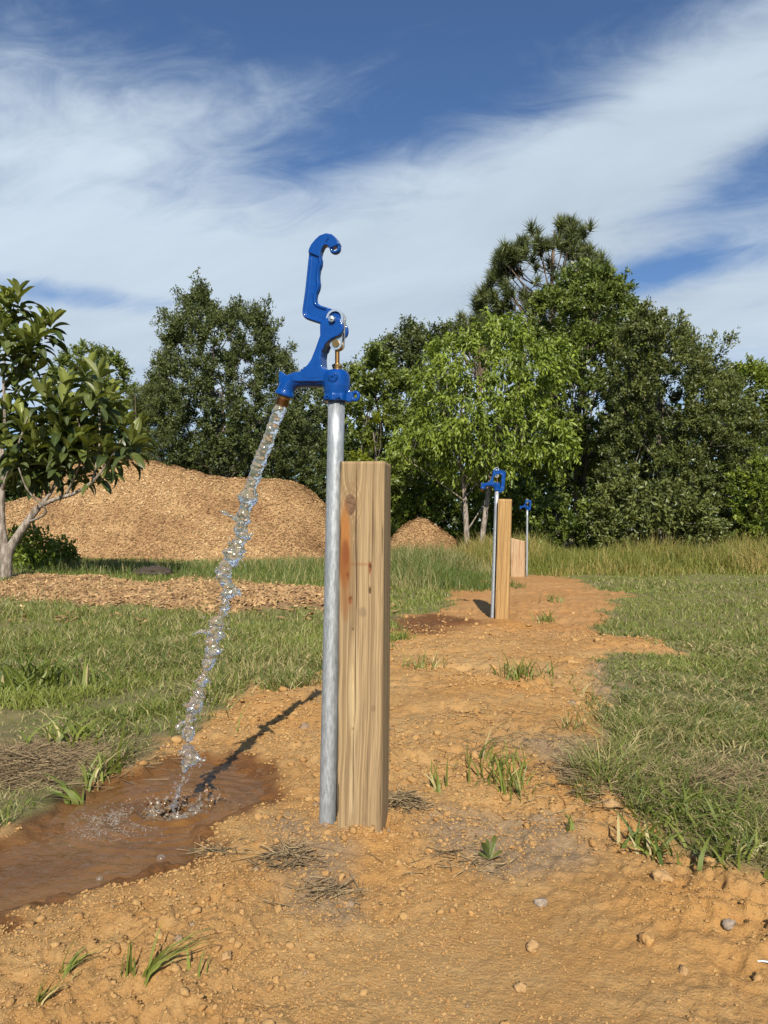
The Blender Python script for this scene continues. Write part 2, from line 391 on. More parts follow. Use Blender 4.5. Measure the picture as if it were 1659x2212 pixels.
def wood_mat(name, a, b, c3, stain=None, rough=0.8):
    m, t, p, o = mat(name); g = obj_coords(t)
    sp = t.n('ShaderNodeSeparateXYZ'); t.l(g, sp.inputs[0]); X, Y, Z = sp.outputs
    wob = t.noise(t.vec(t.m('MULTIPLY', X, 6), t.m('MULTIPLY', Y, 6), t.m('MULTIPLY', Z, 1.6)), 1.0, 3, .5)
    sh = t.m('ADD', t.m('ADD', X, t.m('MULTIPLY', Y, 0.8)), t.m('MULTIPLY', t.m('SUBTRACT', wob, .5), 0.045))
    if stain:    # grain runs round the knot
        kx, kz = stain['knot']; ex = t.m('SUBTRACT', X, kx); ez = t.m('MULTIPLY', t.m('SUBTRACT', Z, kz), 0.55)
        r2 = t.m('ADD', t.m('MULTIPLY', ex, ex), t.m('MULTIPLY', ez, ez)); rr = t.m('SQRT', r2)
        push = t.m('MULTIPLY', t.m('EXPONENT', t.m('MULTIPLY', r2, -2200.0)), 0.014)
        sh = t.m('ADD', sh, t.m('MULTIPLY', push, t.m('SIGN', ex)))
    gr = t.noise(t.vec(t.m('MULTIPLY', sh, 165), 0.0, t.m('MULTIPLY', Z, 1.2)), 1.0, 3, .55)
    fi = t.noise(t.vec(t.m('MULTIPLY', sh, 700), t.m('MULTIPLY', Y, 300), t.m('MULTIPLY', Z, 9)), 1.0, 3, .6)
    bl = t.noise(t.vec(t.m('MULTIPLY', X, 14), t.m('MULTIPLY', Y, 14), t.m('MULTIPLY', Z, 5)), 1.0, 4, .6)
    c = t.mix(t.rng(gr, .40, .62), (*a, 1), (*b, 1))
    c = t.mix(t.m('MULTIPLY', t.rng(fi, .45, .66), .65), c, (*c3, 1))
    c = t.mix(t.m('MULTIPLY', t.rng(bl, .50, .72), .30), c, (*c3, 1))
    if stain:
        ring = t.m('SINE', t.m('MULTIPLY', rr, 900)); kn = t.rng(rr, .010, .013, 1, 0)
        halo = t.m('MULTIPLY', t.rng(rr, .012, .034, 1, 0), t.rng(ring, -.2, .8))
        c = t.mix(t.m('MULTIPLY', halo, .7), c, (0.22, 0.13, 0.06, 1))
        c = t.mix(kn, c, t.mix(t.rng(t.noise(g, 220, 3, .6), .4, .6), (0.10, 0.055, 0.030, 1), (0.17, 0.10, 0.055, 1)))
        for (sx, sz, wx, wz, amt, colr_) in stain['spots']:
            ax = t.m('DIVIDE', t.m('SUBTRACT', X, sx), wx); az = t.m('DIVIDE', t.m('SUBTRACT', Z, sz), wz)
            q = t.m('ADD', t.m('MULTIPLY', ax, ax), t.m('MULTIPLY', az, az))
            q = t.m('ADD', q, t.m('MULTIPLY', t.m('SUBTRACT', bl, .5), 1.2))
            fr = t.rng(Y, -0.030, -0.046, 0, 1)
            c = t.mix(t.m('MULTIPLY', t.m('MULTIPLY', t.rng(q, .1, 1.1, 1, 0), amt), fr), c, (*colr_, 1))
    t.l(c, p.inputs['Base Color']); p.inputs['Roughness'].default_value = rough; p.inputs['Specular IOR Level'].default_value = 0.25
    t.l(t.bump(t.m('ADD', gr, t.m('MULTIPLY', fi, .6)), 0.5, 0.0015), p.inputs['Normal'])
    return m
def bark_mat(name, a, b, sc=30):
    m, t, p, o = mat(name); g = obj_coords(t)
    mp = t.n('ShaderNodeMapping'); mp.inputs['Scale'].default_value = (1, 1, 0.3); t.l(g, mp.inputs[0])
    n = t.noise(mp.outputs[0], sc, 5, .65)
    t.l(t.mix(t.rng(n, .38, .64), (*a, 1), (*b, 1)), p.inputs['Base Color']); p.inputs['Roughness'].default_value = 0.9
    t.l(t.bump(n, 0.7, 0.02), p.inputs['Normal']); return m
M['bark'] = bark_mat('bark', (0.075, 0.06, 0.046), (0.19, 0.155, 0.125), 14)
M['bark_pine'] = bark_mat('pine_bark', (0.13, 0.085, 0.06), (0.23, 0.17, 0.125), 12)
M['bark_loquat'] = bark_mat('loquat_bark', (0.13, 0.10, 0.075), (0.34, 0.29, 0.24), 22)
def water_mat():
    m, t, p, o = mat('clear_water')
    p.inputs['Base Color'].default_value = (1, 1, 1, 1); p.inputs['Roughness'].default_value = 0.04
    p.inputs['IOR'].default_value = 1.333; p.inputs['Transmission Weight'].default_value = 0.93; p.inputs['Coat Weight'].default_value = 1.0; p.inputs['Coat Roughness'].default_value = 0.17; p.inputs['Coat IOR'].default_value = 1.5
    return m
M['water'] = water_mat()
def mud_mat():
    m, t, p, o = mat('muddy_water'); g = t.n('ShaderNodeNewGeometry').outputs['Position']
    a = t.noise(g, 5, 6, .65, .3); b = t.noise(g, 60, 4, .65, .3)
    c = t.mix(t.rng(a, .35, .65), (0.125, 0.056, 0.016, 1), (0.19, 0.090, 0.026, 1))
    c = t.mix(t.m('MULTIPLY', t.rng(b, .5, .75), .5), c, (0.19, 0.096, 0.032, 1))
    t.l(c, p.inputs['Base Color']); p.inputs['Roughness'].default_value = 0.07; p.inputs['Specular IOR Level'].default_value = 0.5; p.inputs['IOR'].default_value = 1.333
    mp = t.n('ShaderNodeMapping'); mp.inputs['Rotation'].default_value = (0, 0, .5); mp.inputs['Scale'].default_value = (1, 1.4, 1); t.l(g, mp.inputs[0])
    w = t.m('ADD', t.noise(mp.outputs[0], 34, 4, .55, .6), t.m('MULTIPLY', t.noise(g, 120, 2, .5), .3))
    t.l(t.bump(w, 0.40, 0.009), p.inputs['Normal'])
    return m
M['mud_water'] = mud_mat()
def splash_mat():
    m, t, p, o = mat('splashing_muddy_water'); g = t.n('ShaderNodeNewGeometry').outputs['Position']
    t.l(t.mix(t.rng(t.noise(g, 45, 3, .6), .4, .62), (0.90, 0.76, 0.58, 1), (0.60, 0.33, 0.12, 1)), p.inputs['Base Color'])
    p.inputs['Roughness'].default_value = 0.03; p.inputs['IOR'].default_value = 1.333; p.inputs['Transmission Weight'].default_value = 0.80; p.inputs['Coat Weight'].default_value = 1.0; p.inputs['Coat Roughness'].default_value = 0.16
    return m
M['splash'] = splash_mat()
def foam_mat():
    m, t, p, o = mat('foam'); lw = t.n('ShaderNodeLayerWeight'); lw.inputs[0].default_value = .25
    tr = t.n('ShaderNodeBsdfTransparent'); gl = t.n('ShaderNodeBsdfGlossy'); gl.inputs['Roughness'].default_value = .25; gl.inputs[0].default_value = (.9, .84, .76, 1); mx = t.n('ShaderNodeMixShader')
    df = t.n('ShaderNodeBsdfDiffuse'); df.inputs[0].default_value = (.55, .48, .40, 1); m2 = t.n('ShaderNodeMixShader'); m2.inputs[0].default_value = .55; t.l(gl.outputs[0], m2.inputs[1]); t.l(df.outputs[0], m2.inputs[2])
    t.l(t.m('ADD', t.m('MULTIPLY', lw.outputs[1], .55), .10, clamp=True), mx.inputs[0]); t.l(tr.outputs[0], mx.inputs[1]); t.l(m2.outputs[0], mx.inputs[2]); t.l(mx.outputs[0], o.inputs[0])
    return m
M['foam'] = foam_mat()

# ------------------------------------------------------------------ the ground
DIRT = gpoly([(-500, 2900), (-500, 1960), (-60, 1800), (70, 1765), (150, 1730), (235, 1685), (310, 1640), (345, 1600), (405, 1575), (440, 1525), (500, 1500), (560, 1490),
              (640, 1498), (700, 1480), (780, 1440), (850, 1395), (850, 1340), (930, 1333), (985, 1312), (955, 1275), (1020, 1262), (1075, 1250), (1110, 1236),
              (1160, 1230), (1215, 1236), (1275, 1256), (1300, 1272), (1352, 1300), (1290, 1330), (1300, 1352), (1270, 1380), (1385, 1386), (1480, 1426),
              (1300, 1428), (1288, 1480), (1302, 1560), (1325, 1620), (1365, 1680), (1335, 1725), (1375, 1785), (1420, 1825), (1520, 1862), (1659, 1905), (2000, 1985), (2300, 2900)])
PUDDLE = gpoly([(-420, 2010), (-420, 1880), (0, 1828), (60, 1790), (150, 1728), (235, 1690), (300, 1662), (355, 1642), (430, 1634), (520, 1632), (560, 1655),
                (600, 1692), (575, 1732), (500, 1762), (440, 1790), (405, 1852), (330, 1892), (200, 1932), (95, 1962), (0, 1985)])
CHIPS = gpoly([(-500, 1290), (-500, 1262), (0, 1262), (60, 1249), (250, 1250), (330, 1264), (420, 1246), (500, 1252), (565, 1276), (640, 1278), (705, 1292), (745, 1330), (640, 1332),
               (500, 1337), (400, 1322), (200, 1312), (60, 1300), (0, 1296)])
WET2 = gpoly([(855, 1348), (930, 1337), (1000, 1347), (1040, 1358), (960, 1376), (880, 1386), (840, 1378)])
DRYBED = gpoly([(-300, 1525), (110, 1535), (210, 1580), (235, 1640), (110, 1715), (0, 1765), (-300, 1800)])
GREYS = [gpoly(p) for p in ([(900, 1745), (1010, 1760), (1190, 1770), (1215, 1850), (1060, 1880), (930, 1840)], [(1060, 1622), (1250, 1608), (1335, 1640), (1320, 1690), (1180, 1680)],
                            [(590, 1830), (720, 1790), (775, 1900), (760, 1990), (640, 1960)], [(1275, 1440), (1330, 1440), (1400, 1690), (1340, 1720)], [(560, 1760), (660, 1745), (690, 1800), (590, 1830)])]
ORANGES = [gnd(*q)[:2] for q in ((1230, 1705), (930, 1400), (1060, 1510), (1350, 1405), (775, 1815), (600, 1560), (1250, 1560), (1480, 1960), (1100, 1360))]
WZ = -0.012                                                    # water level of the puddle
def lump(x, y, u, v, r, h, r2=None):
    g = gnd(u, v); r2 = r2 or r
    return h * np.exp(-(((x - g[0]) / r) ** 2 + ((y - g[1]) / r2) ** 2))
def masks(x, y):
    big = fbm(x * 2.2, y * 2.2, 4, 3); fine = fbm(x * 14, y * 14, 3, 8)
    D = np.hypot(x, y)
    sd_ = sdf(DIRT, x, y) + (big * 0.055 + fine * 0.022) * np.clip(D / 2.2, 0.5, 3)
    dirt = sstep(0.035, -0.035, sd_)
    pd = sdf(PUDDLE, x, y) + fine * 0.014 + big * 0.012
    ch = sstep(0.12, -0.12, sdf(CHIPS, x, y) + big * 0.22 + fine * 0.06)
    return dict(big=big, fine=fine, dirt=dirt, sd=sd_, pd=pd, chip=ch)
def height(x, y, m=None, micro=True):
    x = np.asarray(x, float); y = np.asarray(y, float)
    m = m or masks(x, y)
    D = np.hypot(x, y); near = np.exp(-(D / 1.6) ** 4)
    z = fbm(x * 0.30, y * 0.30, 3, 21) * 0.05 * (1 - near) * np.clip(1.6 - D / 25, .3, 1)
    for q in ((990, 1312, .30, .035), (1085, 1352, .20, .012), (1130, 1262, .6, .03), (1010, 1420, .35, .03), (960, 1520, .25, .03), (1260, 1710, .12, .016),
              (1480, 1975, .13, .018), (1560, 1925, .10, .012), (300, 2010, .15, .010), (1190, 1600, .25, .022), (1010, 1560, .2, .018), (775, 1806, .045, .014), (1350, 1408, .3, .03)):
        z = z + lump(x, y, *q)
    z = z - 0.03 * sstep(0.0, 1.5, x - 0.35) * sstep(0.6, 2.0, y) * sstep(9, 3, D)
    z = z + fall(y)
    z = z + m['chip'] * (0.035 + 0.03 * m['big'])
    if micro:
        smooth_ = np.clip(np.exp(-(((x - 0.12) / .22) ** 2 + ((y - 1.03) / .17) ** 2)) * 1.0, 0, 0.75)
        amp = m['dirt'] * (1 - smooth_) * (1 + .55 * sstep(.25, .6, x) * sstep(2.0, 1.4, y)) * (0.55 + 0.45 * np.clip(fbm(x * 3.1, y * 3.1, 2, 55) + .5, 0, 1.4))
        a = 1 - np.abs(fbm(x * 17, y * 17, 2, 31)) * 1.6
        b = 1 - np.abs(fbm(x * 42, y * 42, 2, 37)) * 1.6
        z = z + amp * (0.010 * np.clip(fbm(x * 8, y * 8, 2, 41), -1, 1.2) + 0.0075 * (a - .5) + 0.0042 * (b - .5)) * np.clip(.7 + D * .2, .8, 1.7)
        z = z + (amp + .15 * m['dirt']) * 0.0036 * vnoise(x * 95, y * 95, None, 77)
        z = z + (1 - m['dirt']) * 0.008 * fbm(x * 9, y * 9, 3, 43)
    p = m['pd']
    z = z * sstep(-0.02, 0.18, p) + (WZ + 0.012) * sstep(0.18, -0.02, p) * 1.0 - 0.032 * sstep(0.03, -0.10, p) + ((0.004 * m['fine'] + .006 * fbm(x * 30, y * 30, 3, 99)) * sstep(0.12, -0.02, p))
    return z
ang = np.concatenate((np.radians(np.arange(-180, -60, 8.0)), np.radians(np.arange(-60, -30, 1.5)), np.radians(np.linspace(-30, 30, 430)), np.radians(np.arange(31.5, 60, 1.5)), np.radians(np.arange(60, 180, 8.0))))
rad = np.concatenate(([0.25, 0.45, 0.6, 0.7], np.geomspace(0.78, 12, 500), np.geomspace(12.3, 50, 60), np.geomspace(54, 1500, 16)))
A_, R_ = np.meshgrid(ang, rad)
gx, gy = (R_ * np.sin(A_)).ravel(), (R_ * np.cos(A_)).ravel()
gm = masks(gx, gy); gz = height(gx, gy, gm)
na, nr = len(ang), len(rad)
i0 = (np.arange(nr - 1)[:, None] * na + np.arange(na)[None]).ravel(); i1 = (np.arange(nr - 1)[:, None] * na + (np.arange(na)[None] + 1) % na).ravel()
quads = np.stack((i0, i1, i1 + na, i0 + na), 1)
tris = [(na * nr, (k + 1) % na, k) for k in range(na)]
gd = np.hypot(gx, gy)
grey = np.zeros_like(gx)
for p_ in GREYS: grey = np.maximum(grey, sstep(0.05, -0.05, sdf(p_, gx, gy) + gm['big'] * .05 + gm['fine'] * .02))
orange = np.zeros_like(gx)
for o_ in ORANGES:
    r_ = .10 + .03 * np.hypot(*o_); orange = np.maximum(orange, np.exp(-(((gx - o_[0]) ** 2 + (gy - o_[1]) ** 2) / r_ ** 2)))
wet = np.maximum(sstep(0.055, 0.005, gm['pd'] + gm['fine'] * .02), sstep(0.18, -0.12, sdf(WET2, gx, gy) + gm['big'] * .12))
V = np.vstack((np.stack((gx, gy, gz), 1), [(0, 0, 0)]))
ex = lambda a: np.append(a, a[0])
gme = npmesh('ground', V, tris, quads, True, dirt=ex(gm['dirt']), chip=ex(gm['chip']), grey=ex(grey * .85), orange=ex(orange), wet=ex(wet), red=ex(sstep(3.6, 6.0, gd)))
ground = link('ground', gme, M['ground']); tag(ground, 'orange sandy soil running through mown grass', 'ground', kind='structure')
def H(x, y):
    x = np.atleast_1d(np.asarray(x, float)); y = np.atleast_1d(np.asarray(y, float)); return height(x, y)
def on_ground(u, v):
    g = gnd(u, v); z = float(H(g[0], g[1])[0])
    for _ in range(3): g = gnd(u, v, z); z = float(H(g[0], g[1])[0])
    return Vector((g[0], g[1], z))

# clods and crumbs of soil
def rock_variant(sub, seed, flat=0.75):
    V, T = ico(sub); r = 1 + 0.42 * vnoise(V[:, 0] * 1.6, V[:, 1] * 1.6, V[:, 2] * 1.6, seed) + 0.30 * vnoise(V[:, 0] * 4, V[:, 1] * 4, V[:, 2] * 4, seed + 5)
    W_ = V * r[:, None]; W_[:, 2] *= flat; return W_, T
def scatter_rocks(X, Y, size, sub=1, nvar=8, sink=.25, seed=3):
    rv = [rock_variant(sub, 100 + k) for k in range(nvar)]; n = len(X); Z = H(X, Y)
    th = RNG.uniform(0, 2 * PI, n); VV = []; TT = []; k0 = 0; tint = []; gr = []
    which = RNG.integers(0, nvar, n)
    for k in range(nvar):
        I = np.where(which == k)[0]
        if not len(I): continue
        v, t = rv[k]; c, s_ = np.cos(th[I])[:, None], np.sin(th[I])[:, None]
        sx = size[I][:, None] * RNG.uniform(.8, 1.25, (len(I), 1))
        P = np.stack((X[I][:, None] + sx * (v[:, 0] * c - v[:, 1] * s_), Y[I][:, None] + size[I][:, None] * (v[:, 0] * s_ + v[:, 1] * c),
                      Z[I][:, None] + size[I][:, None] * (v[:, 2] + .75 - sink * 2)), 2).reshape(-1, 3)
        T = (np.arange(len(I))[:, None, None] * len(v) + t[None]).reshape(-1, 3) + k0
        VV.append(P); TT.append(T); k0 += len(P)
        tint.append(np.repeat(RNG.uniform(0, 1, len(I)), len(v))); gr.append(np.repeat((RNG.uniform(0, 1, len(I)) < .10) * RNG.uniform(.3, 1, len(I)), len(v)))
    return npmesh('clods', np.concatenate(VV), np.concatenate(TT), None, True, tint=np.concatenate(tint), grey=np.concatenate(gr))
def sample_view(n, d0, d1, half=31.0, power=1.0):
    """places on the ground, thinning with distance"""
    t = RNG.uniform(0, 1, n)
    d = d0 * (d1 / d0) ** t if power == 1.0 else ((d0 ** (2 - power)) + t * (d1 ** (2 - power) - d0 ** (2 - power))) ** (1 / (2 - power))
    a = np.radians(RNG.uniform(-half, half, n)); return d * np.sin(a), d * np.cos(a)
x_, y_ = sample_view(30000, 0.80, 6.5)
m_ = masks(x_, y_)
keepp = np.clip(.35 + .75 * fbm(x_ * 2.4, y_ * 2.4, 3, 91) + .35 * sstep(.3, .9, np.abs(x_)), .05, 1)
keepp *= 1 - .8 * np.exp(-(((x_ - 0.12) / .22) ** 2 + ((y_ - 1.03) / .17) ** 2))
ok = (m_['dirt'] > .6) & (m_['pd'] > .02) & (RNG.uniform(0, 1, len(x_)) < keepp)
x_, y_ = x_[ok], y_[ok]
pb_ = gnd(778, 1806); x_ = np.append(x_, pb_[0] + RNG.normal(0, .05, 260)); y_ = np.append(y_, pb_[1] - .01 + RNG.normal(0, .022, 260))
s_ = np.minimum(0.00125 * (1 - RNG.uniform(0, .995, len(x_))) ** (-0.50), .0115) * np.clip(np.hypot(x_, y_) / 1.6, .75, 1.7)
order = np.argsort(-s_ / np.hypot(x_, y_)); top, rest = order[:240], order[240:14500]
oc = np.array([(1, 0, 0), (-1, 0, 0), (0, 1, 0), (0, -1, 0), (0, 0, 1), (0, 0, -1)], float); of = np.array([(0, 2, 4), (2, 1, 4), (1, 3, 4), (3, 0, 4), (2, 0, 5), (1, 2, 5), (3, 1, 5), (0, 3, 5)])
xg, yg = sample_view(75000, 0.80, 5.5); mg = masks(xg, yg); kg = np.clip(.5 + .7 * fbm(xg * 2.4, yg * 2.4, 3, 91), .18, 1)
okg = (mg['dirt'] > .6) & (mg['pd'] > .01) & (RNG.uniform(0, 1, len(xg)) < kg); xg, yg = xg[okg][:42000], yg[okg][:42000]; zg = H(xg, yg); ng = len(xg)
sg = RNG.uniform(.0010, .0030, ng) * (1 + .6 * (RNG.uniform(0, 1, ng) < .15)) * np.clip(np.hypot(xg, yg) / 1.3, .8, 2.6)
Vg = oc[None] * RNG.uniform(.6, 1.25, (ng, 6, 1)) * sg[:, None, None]; tg = RNG.uniform(0, 2 * PI, ng); cg, sgn = np.cos(tg)[:, None], np.sin(tg)[:, None]
Vg = np.stack((Vg[..., 0] * cg - Vg[..., 1] * sgn + .3 * Vg[..., 2], Vg[..., 0] * sgn + Vg[..., 1] * cg, Vg[..., 2] * .8), 2) + np.stack((xg, yg, zg + sg * .3), 1)[:, None]
gr_ = link('soil_grains', npmesh('grains', Vg.reshape(-1, 3), (np.arange(ng)[:, None, None] * 6 + of[None]).reshape(-1, 3), None, False, tint=np.repeat(RNG.uniform(0, 1, ng), 6), grey=np.zeros(ng * 6)), M['clod'], ground); tag(gr_, kind='stuff')
crumbs = link('soil_crumbs', scatter_rocks(x_[rest], y_[rest], s_[rest], 1), M['clod'], ground); tag(crumbs, kind='stuff')
variants = []
for k in range(10):
    v, t = rock_variant(2, 300 + k); me = npmesh('clod', v, t, None, True, tint=np.full(len(v), RNG.uniform(0, 1)), grey=np.full(len(v), .9 if k == 7 else 0.0)); me.materials.append(M['clod']); variants.append(me)
Zt = H(x_[top], y_[top])
for j, i in enumerate(top):
    o = bpy.data.objects.new('clod', variants[j % 10]); COL.objects.link(o); o.parent = ground
    q = s_[i] * .85; o.location = (x_[i], y_[i], Zt[j] + q * .25); o.scale = (q * random.uniform(.85, 1.2), q, q); o.rotation_euler = (random.uniform(-.4, .4), random.uniform(-.4, .4), random.uniform(0, 6.3))
def lone_stone(u, v, size, m, label, seed, name='stone'):
    p = on_ground(u, v); vv, t = rock_variant(3, seed, .82)
    o = link(name, npmesh(name, vv * size, t, None, True), m); o.location = p + Vector((0, 0, size * .22)); o.rotation_euler = (0, 0, seed); tag(o, label, 'stone' if name == 'stone' else 'clod', 'loose lumps on the soil')
PXM = lambda v: (v - 1144) / CAMZ / 1.0      # picture pixels per metre on the ground at row v
for a in ((930, 1835, 15, M['stone_orange'], 'rounded yellow lump of soil right of the near post base', 11, 'soil_lump'), (365, 1842 + 90, 16, M['stone_orange'], 'pale orange lump with dark shadow below the puddle', 12, 'soil_lump'),
          (1167, 1953, 15, M['stone_grey'], 'dark grey stone on smooth sand below the small green plant', 13, 'stone'), (1398, 2032, 20, M['stone_orange'], 'large ochre lump lower right with a dark shaded side', 14, 'soil_lump'),
          (1125, 2138, 18, M['stone_tan'], 'egg shaped tan lump near the bottom edge, right of centre', 15, 'soil_lump'), (1150, 2050, 20, M['stone_tan'], 'cracked tan clump beside a smaller tan pebble', 16, 'soil_lump'),
          (1322, 1738, 22, M['stone_tan'], 'brown clod lying in the grass on the right', 17, 'soil_lump'), (1476, 2100, 14, M['stone_tan'], 'flat tan stone near the blue plastic strip', 18, 'stone'),
          (490, 2076, 14, M['stone_tan'], 'half buried tan lump beside the long green blades', 19, 'soil_lump'), (1018, 1975, 9, M['stone_orange'], 'small bright orange crumb on smooth sand', 20, 'soil_lump'),
          (1380, 1810, 17, M['stone_orange'], 'orange lump at the edge of the right hand grass', 21, 'soil_lump'), (1430, 1900, 22, M['stone_tan'], 'big broken clod with a dark hollow, right foreground', 22, 'soil_lump'),
          (1575, 2010, 15, M['stone_grey'], 'grey brown stone left of the blue plastic strip', 23, 'stone')):
    u, v, s0, mt, lb, sd0, nm = a
    g = gnd(u, v); lone_stone(u, v, .72 * s0 / (F / math.hypot(g[0], g[1])), mt, lb, sd0, nm)

# ------------------------------------------------------------------ wooden posts
def post_mesh(hh, w=0.0445, nx=34, nz=150, top_slope=0.0, seed=0, rough=1.0, holes=(), cracks=(), zlo=-0.12):
    per = []                                                   # outline of the section, going round
    for (ax, ay, bx, by) in ((-w, -w, w, -w), (w, -w, w, w), (w, w, -w, w), (-w, w, -w, -w)):
        k = (np.arange(nx) + .0) / nx; per.append(np.stack((ax + (bx - ax) * k, ay + (by - ay) * k), 1))
    per = np.concatenate(per); n = len(per)
    corner = np.minimum(w - np.abs(per[:, 0]), w - np.abs(per[:, 1])) * 0
    rr = np.maximum(np.abs(per[:, 0]) + np.abs(per[:, 1]) - (2 * w - 0.004), 0)       # eased edges
    nrm = np.where(np.abs(per[:, :1]) > np.abs(per[:, 1:]) - 1e-9, np.stack((np.sign(per[:, 0]), 0 * per[:, 0]), 1), np.stack((0 * per[:, 0], np.sign(per[:, 1])), 1))
    zz = np.linspace(zlo, hh, nz); P = np.repeat(per[None], nz, 0); Z = np.repeat(zz[:, None], n, 1)
    sc = 1 - rr / (2 * w) * .9; P = P * sc[None, :, None]
    s1 = (P[..., 0] + .8 * P[..., 1])
    wob = vnoise(s1 * 9, Z * 1.8, None, seed) * .010
    gr = vnoise((s1 + wob) * 150, Z * 1.2, None, seed + 1); fi = vnoise((s1 + wob) * 420, Z * 5, None, seed + 2)
    d = rough * (0.0005 * gr + 0.00025 * fi) + 0.0012 * vnoise(Z * 4, s1 * 5, None, seed + 4)
    d -= rr[None] * 0.35 * np.clip(vnoise(Z * 30, s1 * 3, None, seed + 6), 0, 1)
    front = (nrm[:, 1] < 0)[None]
    for (cx, z0, z1, wd, dp) in cracks:
        line = cx + .003 * vnoise(Z * 11, Z * 0, None, int(abs(cx) * 9000) + 3) + .006 * vnoise(Z * 2.5, Z * 0, None, 31)
        g = np.exp(-((P[..., 0] - line) / wd) ** 2) * sstep(z0, z0 + .05, Z) * sstep(z1, z1 - .05, Z)
        d = d - np.where(front, g * dp, 0)
    for (hx, hz, hr, dp) in holes:
        q = ((P[..., 0] - hx) / hr) ** 2 + ((Z - hz) / (hr * 1.6)) ** 2
        d = d - np.where(front, np.exp(-q) * dp, 0) + np.where(front, .0012 * np.exp(-(np.sqrt(q) - 1.6) ** 2 * 3), 0)
    P = P + nrm[None] * d[..., None]
    top = (P[-1, :, 0]) * top_slope
    Z[-1] += top; Z[-2] += top * .9
    V = np.concatenate((P, Z[..., None]), 2).reshape(-1, 3)
    i = (np.arange(nz - 1)[:, None] * n + np.arange(n)[None]).ravel(); j = (np.arange(nz - 1)[:, None] * n + (np.arange(n)[None] + 1) % n).ravel()
    Q = np.stack((i, j, j + n, i + n), 1); c = len(V); t0 = (nz - 1) * n
    V = np.vstack((V, [(0, 0, hh + .0005)])); T = [(c, t0 + k, t0 + (k + 1) % n) for k in range(n)]
    return npmesh('post', V, T, Q, True)
def lean_to(o, base, top):
    d = Vector(top) - Vector(base); o.location = base
    return d
RUST, RUSTD, DARK = (0.20, 0.075, 0.020), (0.17, 0.05, 0.014), (0.05, 0.025, 0.012)
pst = dict(knot=(-.0225, .652), spots=[(-.033, .585, .014, .085, .9, (0.30, 0.115, 0.026)), (-.033, .535, .015, .055, 1, RUST), (-.031, .47, .012, .055, .6, RUST), (-.030, .557, .008, .03, .8, RUSTD),
           (-.008, .537, .032, .0040, .40, RUST), (.0175, .531, .0035, .014, 1, RUSTD), (-.0265, .513, .003, .010, 1, RUSTD), (.0175, .487, .003, .008, 1, DARK), (-.0205, .467, .0045, .010, 1, RUSTD),
           (.0185, .533, .0022, .006, 1, DARK), (-.015, .412, .0028, .004, 1, DARK), (-.013, .221, .003, .004, 1, DARK), (.004, .445, .010, .012, .5, (0.13, 0.09, 0.06)), (-.012, .30, .012, .13, .45, (0.56, 0.43, 0.24)),
           (.026, .262, .006, .008, .5, (0.16, 0.10, 0.06)), (-.013, .12, .008, .10, .4, (0.48, 0.37, 0.22)), (-.0105, .63, .0017, .12, .95, DARK), (-.0085, .50, .0017, .09, .85, DARK), (-.0095, .34, .0017, .13, .8, DARK), (.0225, .62, .0017, .09, .7, DARK), (.0095, .58, .0006, .06, .6, DARK), (-.012, .15, .0017, .10, .7, DARK), (.016, .10, .0007, .12, .6, DARK), (.030, .28, .0006, .16, .5, DARK), (-.028, .20, .0006, .16, .5, DARK)])
M['post_near'] = wood_mat('treated_pine_post', (0.365, 0.255, 0.135), (0.225, 0.150, 0.076), (0.160, 0.112, 0.064), pst)
M['post_far'] = wood_mat('fresh_pine_post', (0.46, 0.29, 0.115), (0.27, 0.15, 0.055), (0.22, 0.125, 0.055))
M['stub'] = wood_mat('rotting_bleached_wood', (0.50, 0.40, 0.27), (0.33, 0.165, 0.060), (0.26, 0.11, 0.038))
PY = math.radians(-9.0)
D1 = 1.485
fl, fr = at(727, 1799, D1), at(823, 1799, D1)
pc = Vector((fl + fr) / 2) + Vector((math.sin(-PY) * 1.0, math.cos(PY), 0)) * 0.0445
near_post = link('wooden_post', post_mesh(0.736, holes=[(.0175, .531, .0028, .006), (-.0265, .513, .0028, .006), (.0175, .487, .0025, .006), (-.0205, .467, .003, .007), (-.015, .412, .002, .004), (-.013, .221, .0022, .004)],
                 cracks=[(-.012, .30, .75, .0010, .006), (-.010, .0, .40, .0012, .005), (.0235, .50, .76, .0006, .0025), (-.026, .05, .3, .0006, .002), (.013, -.1, .34, .0008, .0025)]), M['post_near'])
near_post.location = (pc.x, pc.y, -0.017)
near_post.rotation_euler = (0.0, math.radians(0.42), PY)
tag(near_post, 'tall square wooden post with rust stains and a knot, tied behind by the running hydrant', 'post', 'wooden hydrant posts')
b2, t2 = at(1086.5, 1352, 5.93), at(1093, 1078, 5.93)
p2 = link('wooden_post', post_mesh(t2[2] - b2[2], w=.0530, nx=12, nz=60, seed=40, rough=1.3), M['post_far'])
p2.location = (b2[0], b2[1] + .045, b2[2]); p2.rotation_euler = (0, math.atan2(t2[0] - b2[0], t2[2] - b2[2]), math.radians(-11)); tag(p2, 'golden brown grooved wooden post standing beside the middle hydrant', 'post', 'wooden hydrant posts')
b3, t3 = at(1121, 1240, 12.75), at(1123, 1166, 12.75)
p3 = link('wooden_stub', post_mesh(t3[2] - b3[2], w=.114, nx=12, nz=40, top_slope=-.22, seed=60, rough=6.0), M['stub'])
p3.location = (b3[0], b3[1] + .09, b3[2]); p3.rotation_euler = (0, math.radians(1), math.radians(-14)); tag(p3, 'short thick bleached post stub with orange rotting side', 'post', 'wooden hydrant posts')

